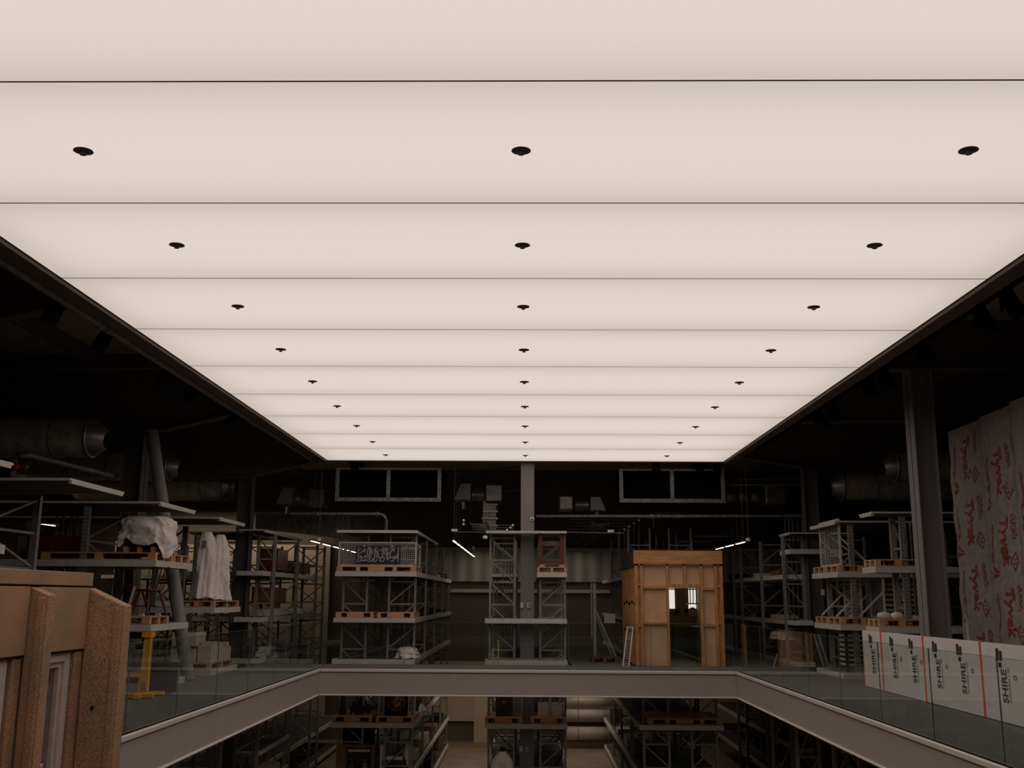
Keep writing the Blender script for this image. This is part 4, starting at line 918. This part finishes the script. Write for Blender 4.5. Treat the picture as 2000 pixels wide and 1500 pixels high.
# ducts
def duct(x0, x1, y, z, r, label, nozzle=True):
    s = 1 if x1 > x0 else -1
    t = thing('ventilation_duct', (x1, y, z-r), label, 'duct', 'round ventilation ducts')
    L = abs(x1-x0); prof = []
    for k in range(int(L/.25)+1):
        h = k*.25; prof += [(r*(1+.012*math.sin(k*2.1)), h)]
    prof = [(r*.98, 0)]+prof[1:]+[(r, L)]
    MB().lathe(prof, (x0, y, z), (s, 0, 0), 32).build('duct_body', 'foil', t)
    MB().lathe([(r*1.03, L-.03), (r*1.06, L-.02), (r*1.06, L+.02), (r*1.0, L+.03)], (x0, y, z), (s, 0, 0), 32).build('end_ring', 'duct_steel', t)
    if nozzle:
        MB().lathe([(r*.98, 0), (r*.9, r*.25), (r*.72, r*.55), (r*.48, r*.78), (r*.44, r*.80)], (x1, y, z), (s, 0, -.12), 32).build('nozzle', 'duct_steel', t)
        MB().lathe([(.01, r*.80), (r*.43, r*.81), (r*.42, r*.82), (.01, r*.815)], (x1, y, z), (s, 0, -.12), 24).build('opening', 'black', t)
    for h in (.35, .6, .85): MB().lathe([(r*1.004, 0), (r*1.02, .01), (r*1.02, .03), (r*1.004, .04)], (x0+s*L*h, y, z), (s, 0, 0), 32).build('joint_band', 'duct_steel', t)
    MB().tube([(x1-s*.9, y-r*.8, z+r*.4), (x1-s*.9, y-r*.8, ZROOF)], .008, 6).build('hanger_wire', 'galv', t)
duct(-13, -8.30, 19.5, 4.55, .37, 'large foil-wrapped round duct with cone nozzle at upper left')
duct(-12, -8.45, 24.3, 4.58, .32, 'foil duct with cone nozzle half hidden behind the slanting tube')
duct(-12, -8.05, 27.6, 4.45, .36, 'foil duct with cone nozzle between the two left columns')
duct(13, 8.45, 24.0, 4.62, .33, 'upper foil duct with cone nozzle behind the right column')
duct(14, 8.15, 27.2, 4.50, .36, 'lower foil duct with cone nozzle behind the right racks')
def unit(x, y, z, s, label):
    t = thing('air_unit', (x, y, z), label, 'air unit', 'foil-wrapped air units')
    MB().box(x+.15, x+.62, y, y+.8, z, z+.48).build('wrapped_box', 'foil_dull', t, .03)
    MB().lathe([(.16, 0), (.17, .1), (.15, .12), (.17, .2), (.16, .36)], (x-.25, y+.3, z+.2), (1, 0, 0), 20).build('connector', 'foil_dull', t)
    MB().poly([(x-.72, y, z+.05), (x-.27, y, z+.05), (x-.27, y, z+.5), (x-.55, y, z+.5)], (0, .7, 0)).build('hood', 'steel', t)
    MB().lathe([(.1, 0), (.1, .2)], (x-.5, y+.3, z-.2), (0, 0, 1), 16).build('spigot', 'foil_dull', t)
unit(-1.35, 29.5, 4.28, 1, 'foil-wrapped air unit with hood, left of the central column')
unit(-6.3, 29.0, 4.10, 1, 'dim foil-wrapped air unit above the far left aisle')
t = thing('air_unit', (1.6, 29.5, 4.2), 'foil-wrapped air unit with hood, right of the central column', 'air unit', 'foil-wrapped air units')
MB().box(.9, 1.28, 29.5, 30.2, 4.05, 4.45).build('wrapped_box', 'foil_dull', t, .03); MB().lathe([(.14, 0), (.15, .1), (.12, .15), (.15, .2), (.14, .38)], (1.36, 29.8, 4.2), (1, 0, 0), 18).build('connector', 'foil_dull', t)
MB().poly([(1.78, 29.5, 4.05), (2.2, 29.5, 4.05), (2.05, 29.5, 4.42), (1.78, 29.5, 4.42)], (0, .6, 0)).build('hood', 'steel', t); MB().lathe([(.1, 0), (.1, .18)], (1.98, 29.8, 3.87), (0, 0, 1), 16).build('spigot', 'foil_dull', t)
t = thing('air_unit', (6.3, 29, 4.2), 'row of foil-wrapped duct collars above the far right aisle', 'air unit', 'foil-wrapped air units')
for k in range(3): MB().lathe([(.14, 0), (.16, .04), (.16, .22), (.14, .26)], (5.55+.34*k, 29.2, 4.42), (1, 0, 0), 18).build('collar', 'foil_dull', t)
MB().box(6.6, 7.15, 29, 29.6, 4.2, 4.75).build('wrapped_box', 'foil_dull', t, .03)
def coil(x, y, z, label):
    t = thing('ribbed_duct_stack', (x, y, z), label, 'duct', 'ribbed ducts')
    for k in range(4): MB().box(x-.25+.04*k, x+.25, y, y+.4, z+.2*k, z+.2*k+.05).build('rib', 'duct_steel', t)
    MB().box(x-.18, x+.2, y+.05, y+.35, z-.1, z+.75).build('core', 'foil_dull', t)
coil(-1.1, 29.8, 3.6, 'ribbed foil duct hanging left of the central column')
MB_ = MB().add([(-8.6, 33, 4.2), (-8.6, 33, 3.7), (-5.6, 33, 3.4), (-5.6, 33, 4.1), (-8.6, 33.8, 4.2), (-8.6, 33.8, 3.7), (-5.6, 33.8, 3.4), (-5.6, 33.8, 4.1)], [(0, 1, 2, 3), (7, 6, 5, 4), (1, 5, 6, 2), (0, 3, 7, 4), (3, 2, 6, 7), (0, 4, 5, 1)])
single('foil_duct_branch', MB_, 'foil', 'large tapering foil duct above the far left corner rack', 'duct')
# overhead cable trays
for k, (x, nm) in enumerate(((-1.3, 'left of'), (1.9, 'right of'))):
    t = thing('cable_tray', (x, 34, 3.6), 'dark ladder cable tray running back over the aisle %s the centre' % nm, 'cable tray', 'cable trays')
    for dx in (-.2, .2): MB().box(x+dx-.015, x+dx+.015, 27.4, 40, 3.5, 3.58).build('side_rail', 'iron_dark', t)
    for q in range(14): MB().box(x-.2, x+.2, 27.6+.9*q, 27.66+.9*q, 3.5, 3.53).build('rung', 'iron_dark', t)
# thin roof lines
for k, (xa, za, xb, zb2, y) in enumerate(((-7.3, 4.93, -3.6, 4.98, 28.6), (-2.2, 5.0, -.25, 5.2, 29), (-1.6, 4.55, -.25, 4.65, 30), (5.4, 4.8, 14, 5.05, 28.5), (5.4, 4.6, 14, 4.7, 27.9), (-14, 5.3, -5.9, 5.5, 17.5))):
    single('overhead_conduit', MB().tube([(xa, y, za), (xb, y, zb2)], .02, 8), 'dark_steel', 'thin dark conduit under the roof, %s' % ['over the far left corner', 'upper one left of the central column', 'lower one left of the central column', 'upper one at the far right', 'lower one at the far right', 'over the left racks'][k], 'conduit', 'thin roof conduits')

# ================================================================== STORED THINGS
def carton(x0, x1, y0, y1, z, h, mt, label, name='carton', cat='box', group=None, lid=True):
    t = thing(name, ((x0+x1)/2, (y0+y1)/2, z), label, cat, group)
    MB().box(x0, x1, y0, y1, z, z+h*.9).build('body', mt, t, .004)
    MB().box(x0-.006, x1+.006, y0-.006, y1+.006, z+h*.9, z+h).build('lid', mt, t, .004); return t
# corner rack B furniture
def cabinet(x0, x1, y0, y1, z, h, mt, label, doors=2, legs=.06):
    t = thing('wooden_cabinet', ((x0+x1)/2, (y0+y1)/2, z), label, 'cabinet', 'stored wooden furniture')
    MB().box(x0, x1, y0, y1, z+legs, z+h-.03).build('carcass', mt, t)
    MB().box(x0-.02, x1+.02, y0-.02, y1, z+h-.03, z+h).build('top', mt, t)
    w = (x1-x0)/doors
    for k in range(doors):
        dd = MB().box(x0+w*k+.015, x0+w*(k+1)-.015, y0-.014, y0, z+legs+.03, z+h-.06).build('door', mt, t)
        MB().lathe([(.012, 0), (.012, .02)], (x0+w*(k+.85), y0-.014, z+h*.55), (0, -1, 0), 8).build('knob', 'brass', dd)
    for x in (x0+.03, x1-.05):
        for y in (y0+.03, y1-.05): MB().box(x, x+.03, y, y+.03, z, z+legs+.01).build('foot', mt, t)
cabinet(-7.25, -6.7, 28.2, 29.4, 2.245, .62, 'mahogany', 'dark red-brown cabinet on the upper shelf of the far left corner rack', 2)
cabinet(-7.25, -6.75, 30.5, 31.3, 2.245, .38, 'brown_board', 'brown low chest behind the dark cabinet in the corner rack', 1)
cabinet(-7.28, -6.72, 31.7, 32.6, 2.245, .35, 'brown_board', 'small brown chest farthest on the upper shelf of the corner rack', 1)
carton(-7.25, -6.75, 27.8, 29.6, 1.105+.32, .42, 'brown_board', 'large brown crate on the middle shelf of the far left corner rack', 'brown_crate', 'crate')
carton(-7.25, -6.75, 27.7, 29.7, 1.105, .18, 'white_paint', 'long white box under the brown crate in the corner rack')
for k, x in enumerate((-7.15, -6.95)): single('wooden_spacer', MB().box(x, x+.08, 27.8, 29.5, 1.29, 1.42), 'pallet_wood', ['left wooden spacer under the brown crate', 'right wooden spacer under the brown crate'][k], 'spacer', 'wooden spacers')
def cloth_heap(x, y, z, rx, ry, h, label, mt='white_cloth', seed=2):
    o = drape((x, y), rx, ry, z+.005, z+h, lambda a: 0, .05, 6, .3, seed, sq=2.2, n=48, rows=16)
    return tag(o.build('folded_cloth', mt), label, 'cloth', 'cloth heaps on the shelves')
cloth_heap(-6.95, 31.5, 1.105, .22, .8, .17, 'crumpled white cloth on the middle shelf of the far left corner rack')
cloth_heap(-3.05, 27.3, .105, .25, .45, .28, 'crumpled white sheet at the right end of the left centre rack base', seed=6)
cloth_heap(-3.0, 29.5, -1.405, .2, .45, .16, 'crumpled white cloth on the lower shelf beside the gilded picture', seed=7)
cloth_heap(6.9, 29.0, .56, .28, .6, .22, 'rolled white bundle in the far right corner rack behind glass', seed=8)
# rack A contents on side bays
r_ = random.Random(11)
names = [('cardboard_box', 'box', 'brown_board'), ('stored_case', 'case', 'soft_black'), ('white_box', 'box', 'white_paint'), ('dark_chest', 'chest', 'dark_brown'), ('archive_box', 'box', 'pale_wood')]
colw = {'brown_board': 'brown', 'soft_black': 'black', 'white_paint': 'white', 'dark_brown': 'dark brown', 'pale_wood': 'pale'}
bays = [(27.5, 29.6), (30.2, 32.6), (33.2, 35.5), (36.1, 38.4)]
bayn = ['first bay', 'second bay', 'third bay', 'fourth bay']
def fill(x0, x1, levels, rackname, blist, seed, dens=1.0, long=False):
    q = random.Random(seed)
    for z, lvn, hmax in levels:
        for bi, (ya, yb) in blist:
            if q.random() > dens: continue
            nm, cat, mt = names[q.randrange(5)]; w = q.uniform(.3, .5); L = q.uniform(.6, yb-ya-.3); h = q.uniform(.1, hmax)
            yc = ya+q.uniform(.1, max(.12, yb-ya-L)); xa = x1-w-.06 if x1 < 0 or rackname.startswith('central') else x0+.06
            t = carton(xa, xa+w, yc, yc+L, z+.004, h, mt, '%s %s, %s shelf, %s of %s' % (colw[mt], cat, lvn, bi, rackname), nm, cat, 'stored goods on the far racks')
            if q.random() < .6:
                single('timber_offcut', MB().box(xa+.02, xa+w-.02, min(yc+L+.04, yb-.15), min(yc+L+.04, yb-.15)+.12, z+.004, z+.05), 'pale_wood', 'timber offcut by %s %s, %s shelf, %s of %s' % (colw[mt], cat, lvn, bi, rackname), 'timber', 'timber offcuts')
AB = list(zip(bayn, bays))
fill(-4.8, -2.85, [(2.24, 'third', .3), (1.10, 'second', .22), (.10, 'base', .25)], 'the left centre rack', AB[1:], 21)
fill(-4.8, -2.85, [(-1.41, 'upper lower-level', .45), (-2.58, 'middle lower-level', .4), (-3.5, 'floor-level', .5)], 'the left centre rack', AB, 22)
fill(2.8, 4.75, [(-1.41, 'upper lower-level', .5), (-2.58, 'middle lower-level', .6)], 'the rack below the kitchen', AB[1:], 23, .8)
fill(6.65, 7.05, [(1.10, 'second', .12), (2.24, 'third', .15)], 'the far right corner rack', AB[:3], 24, .9)
LB = [('first bay', (15.6, 18.1)), ('second bay', (18.5, 20.9)), ('third bay', (21.4, 23.8)), ('fourth bay', (24.3, 26.6))]
fill(-6.5, -5.92, [(-2.45, 'upper', .2), (-3.55, 'floor', .5)], 'the left under-walkway rack', LB[1:], 25)
fill(5.92, 6.5, [(-2.45, 'upper', .25), (-3.55, 'floor', .6)], 'the right under-walkway rack', LB[1:], 26)
# side rack (left) goods
cabinet(-9.2, -8.1, 19.2, 20.2, 2.245, .45, 'mahogany', 'dark red cabinet deep on the left rack behind the perforated upright', 2)
t = thing('textile_screen', (-9.3, 20.2, 2.25), 'pale upright textile panel deep on the left rack', 'panel'); MB().box(-9.9, -9.3, 20.25, 20.3, 2.25, 2.75).build('panel', 'rolled_textile', t); MB().box(-9.95, -9.25, 20.3, 20.35, 2.25, 2.8).build('frame', 'dark_brown', t)
# central rack lower goods
carton(.27, .87, 27.0, 27.4, -1.41+.14, .32, 'white_cloth', 'white carton with a batten on the pallet right of the central column')
MB_ = MB().box(.54, .60, 26.95, 26.98, -1.26, -.76); single('upright_batten', MB_, 'pale_wood', 'pale upright batten in front of the white carton', 'batten')
t = thing('dark_framed_painting', (-.6, 27, -1.27), 'dark framed portrait on the pallet left of the central column, lower level', 'painting'); MB().box(-.78, -.38, 26.95, 27.0, -1.265, -.62).build('frame', 'dark_brown', t); MB().box(-.72, -.44, 26.94, 26.95, -1.2, -.68).build('canvas', 'dark_brown', t); MB().lathe([(.002, 0), (.06, .002), (.002, .004)], (-.58, 26.94, -.95), (0, -1, 0), 16).build('painted_face', 'gold_paint', t)
t = thing('wire_mesh_screen', (-.25, 27, -1.27), 'grey wire mesh panel beside the dark framed portrait', 'screen'); b = MB(); mesh_grid(b, (-.33, 27.0, -1.26), (.2, 0, 0), (0, 0, .6), 5, 15, .006); b.build('wire_mesh', 'shelf_grey', t); b = MB(); b.bar((-.33, 27, -1.26), (-.33, 27, -.66), .02); b.bar((-.13, 27, -1.26), (-.13, 27, -.66), .02); b.build('frame', 'shelf_grey', t)
t = thing('wire_mesh_screen', (.64, 27.5, 1.1), 'wire mesh screen inside the right side of the central rack', 'screen')
b = MB(); mesh_grid(b, (.37, 27.5, 1.12), (.54, 0, 0), (0, 0, .98), 11, 20, .006); b.build('wire_mesh', 'shelf_grey', t)
b = MB()
for z_ in (1.12, 1.45, 1.75, 2.1): b.box(.35, .93, 27.51, 27.54, z_-.02, z_+.02)
b.build('rail', 'rolled_textile', t)
# white costume on stand
t = thing('white_costume', (-.59, 26.35, ZLOW), 'white long garment on a stand at the foot of the central rack', 'garment')
rings = []
for i in range(31):
    s_ = i/30; z = -3.55+1.54*s_
    rx = (.30-.04*s_) if s_ < .80 else .268-.20*((s_-.80)/.2)**1.7; ring = []
    for k in range(60):
        a = 2*PI*k/60; rr = 1+.05*(1-s_)*math.sin(8*a+2*s_)+.03*math.sin(5*a+6*s_)
        ring.append(Vector((-.59+rx*rr*math.cos(a), 26.36+.15*rr*math.sin(a), z)))
    rings.append(ring)
MB().loft(rings, True).build('robe', 'white_cloth', t)
MB().tube([(-.59, 26.36, -2.03), (-.59, 26.36, -1.92)], .06, 14).build('neck_stand', 'soft_black', t)
MB().tube([(-.59, 26.36, ZLOW), (-.59, 26.36, -3.4)], .03, 10).lathe([(.2, 0), (.2, .02), (.03, .03)], (-.59, 26.36, ZLOW), n=20).build('stand_foot', 'iron_dark', t)
MB().box(-.68, -.50, 26.17, 26.18, -2.42, -2.24).build('chest_label', 'cream_frame', t); MB().box(-.62, -.52, 26.15, 26.165, -2.60, -2.40).build('card', 'panel_navy', t)
# mosaic-like framed panel with two figures (plain generic)
t = thing('decorated_tile_panel', (-4.2, 26.5, -3.2), 'brown board carrying a dark arched picture with two standing figures, lower left', 'picture')
MB().box(-4.66, -3.72, 26.66, 26.70, -3.45, -1.93).build('backing_board', 'brown_board', t)
MB().box(-4.42, -3.78, 26.63, 26.66, -3.45, -1.97).build('frame', 'dark_brown', t)
MB().box(-4.38, -3.82, 26.62, 26.63, -3.45, -2.00).build('picture_field', 'soft_black', t)
b = MB()
for k in range(9): b.box(-4.36+.06*k, -4.32+.06*k, 26.612, 26.62, -2.09, -2.03)
b.build('border_ornament', 'cream_frame', t)
for (x, mt) in ((-4.28, 'teal_dark'), (-3.95, 'gold_paint')):
    MB().lathe([(.003, 0), (.03, .003), (.003, .006)], (x, 26.62, -2.29), (0, -1, 0), 14).build('painted_head', 'gold_paint', t)
    MB().poly([(x-.04, 26.615, -2.34), (x+.04, 26.615, -2.34), (x+.09, 26.615, -2.62), (x+.10, 26.615, -3.3), (x-.10, 26.615, -3.3), (x-.09, 26.615, -2.62)], (0, .005, 0)).build('painted_robe', mt, t)
# round gilded picture on pallet + cage
t = thing('gilded_round_picture', (-3.1, 26.9, -1.27), 'black square frame with a round dark gold picture on the lower pallet', 'picture')
MB().box(-3.53, -2.97, 26.86, 26.92, -1.265, -.62).build('frame', 'soft_black', t)
b = MB(); b.lathe([(.20, 0), (.215, .008), (.225, 0)], (-3.25, 26.86, -.93), (0, -1, 0), 40); b.build('gilt_ring', 'gold_paint', t); MB().lathe([(.003, .001), (.2, .001), (.2, .003), (.003, .003)], (-3.25, 26.86, -.93), (0, -1, 0), 40).build('painting', 'dark_brown', t)
b = MB()
for (dx, dz, r) in ((0, .06, .05), (-.05, -.04, .06), (.06, -.06, .055), (0, -.1, .05), (-.11, .03, .03), (.11, .04, .035)): b.lathe([(.003, .004), (r, .004), (r*.9, .008), (.003, .009)], (-3.25+dx, 26.86, -.93+dz), (0, -1, 0), 14)
b.build('painted_figures', 'gold_paint', t)
t = thing('mesh_cage', (-3.3, 27, -1.27), 'grey wire mesh screen behind the round gilded picture', 'cage'); b = MB(); mesh_grid(b, (-3.7, 27.0, -1.26), (.9, 0, 0), (0, 0, .62), 18, 12, .006); b.build('wire_mesh', 'shelf_grey', t); b = MB()
for x in (-3.7, -3.57, -2.95, -2.8): b.box(x-.015, x+.015, 26.98, 27.02, -1.26, -.62)
b.build('frame', 'shelf_grey', t)
# dark machine + bottle-green sculpture on the left pallet
t = thing('dark_machine', (-4.2, 27.2, -1.27), 'black iron machine with wheels on the lower left pallet', 'machine')
MB().box(-4.42, -3.95, 27.0, 27.5, -1.22, -1.05).build('base', 'iron_dark', t, .02); MB().lathe([(.02, 0), (.10, .01), (.12, .05), (.10, .12), (.05, .2), (.02, .22)], (-4.15, 27.2, -1.05), n=18).build('drum', 'iron_dark', t)
MB().lathe([(.05, 0), (.07, .01), (.05, .02)], (-4.3, 27.0, -1.0), (0, -1, 0), 16).build('wheel', 'teal_dark', t)
for x in (-4.35, -4.05): MB().box(x, x+.05, 27.0, 27.4, -1.27, -1.21).build('foot', 'pallet_wood', t)
single('green_vase', MB().lathe([(.08, 0), (.09, .02), (.06, .25), (.045, .5), (.05, .62)], (-4.62, 27.1, -1.266), n=18), 'teal_dark', 'tall dark green vase left of the black iron machine', 'vase')
# grandfather-like dark furniture silhouette lower
cabinet(-4.75, -4.0, 28.0, 28.6, -2.575, .95, 'soft_black', 'black cabinet with overhanging top behind the arched picture', 2)
t = thing('white_sofa_frame', (-3.3, 27, -2.6), 'white-legged stool with dark upholstery on the lower left rack', 'stool'); 
for x in (-3.62, -3.0): MB().box(x-.04, x+.04, 27.2, 27.5, -2.575, -2.0).build('side', 'white_cloth', t)
MB().box(-3.6, -3.0, 27.2, 27.6, -2.5, -2.35).build('seat', 'dark_brown', t); MB().box(-3.5, -3.1, 27.18, 27.4, -2.35, -2.28).build('cushion', 'white_cloth', t)
# rolled textiles
def rolls(x0, x1, y, zs, side, grp):
    for k, (z, r) in enumerate(zs):
        t = thing('rolled_textile', ((x0+x1)/2, y, z-r), 'pale rolled textile on the lower back wall %s, %s from top' % (side, ['first', 'second', 'third', 'fourth', 'fifth', 'sixth', 'seventh'][k]), 'textile roll', grp)
        MB().lathe([(.02, 0), (r, .01), (r, x1-x0-.01), (.02, x1-x0)], (x0, y, z), (1, 0, 0), 24).build('roll', 'rolled_textile', t)
        MB().tube([(x0-.25, y, z), (x1+.2, y, z)], .03, 8).build('core_tube', 'galv', t)
        for q in (.25, .75): MB().lathe([(r+.003, 0), (r+.006, .005), (r+.006, .035), (r+.003, .04)], (x0+(x1-x0)*q, y, z), (1, 0, 0), 24).build('tie', 'print_grey', t)
rolls(1.35, 3.3, 39.6, [(-1.15, .2), (-1.65, .17), (-2.05, .19), (-2.55, .2), (-3.2, .24)], 'right of the centre', 'rolled textiles right of centre')
rolls(-1.1, .2, 39.6, [(-1.35, .12), (-1.75, .16), (-2.2, .2), (-2.9, .26)], 'left of the centre', 'rolled textiles left of centre')
for x, nm in ((-1.25, 'left'), (3.4, 'right')):
    single('roll_stand', MB().box(x-.04, x+.04, 39.4, 39.5, ZLOW, -.9).box(x-.1, x+.3, 39.3, 39.7, ZLOW, ZLOW+.06), 'steel', 'steel stand at the %s end of the rolled textiles' % nm, 'stand')
# yellow-lit slats in the right corner (rack row base)
t = thing('stacked_grilles', (7.2, 23.4, .1), 'dark stacked grilles with pale edges seen through the right glass', 'grilles')
for k in range(7): MB().box(6.75, 7.6, 22.8, 23.3, .25+k*.1, .29+k*.1).build('slat', 'pale_wood', t)
for x in (6.72, 7.1, 7.6): MB().box(x, x+.05, 22.75, 22.8, .11, .98).build('post', 'iron_dark', t)
print('objects', len(bpy.data.objects))
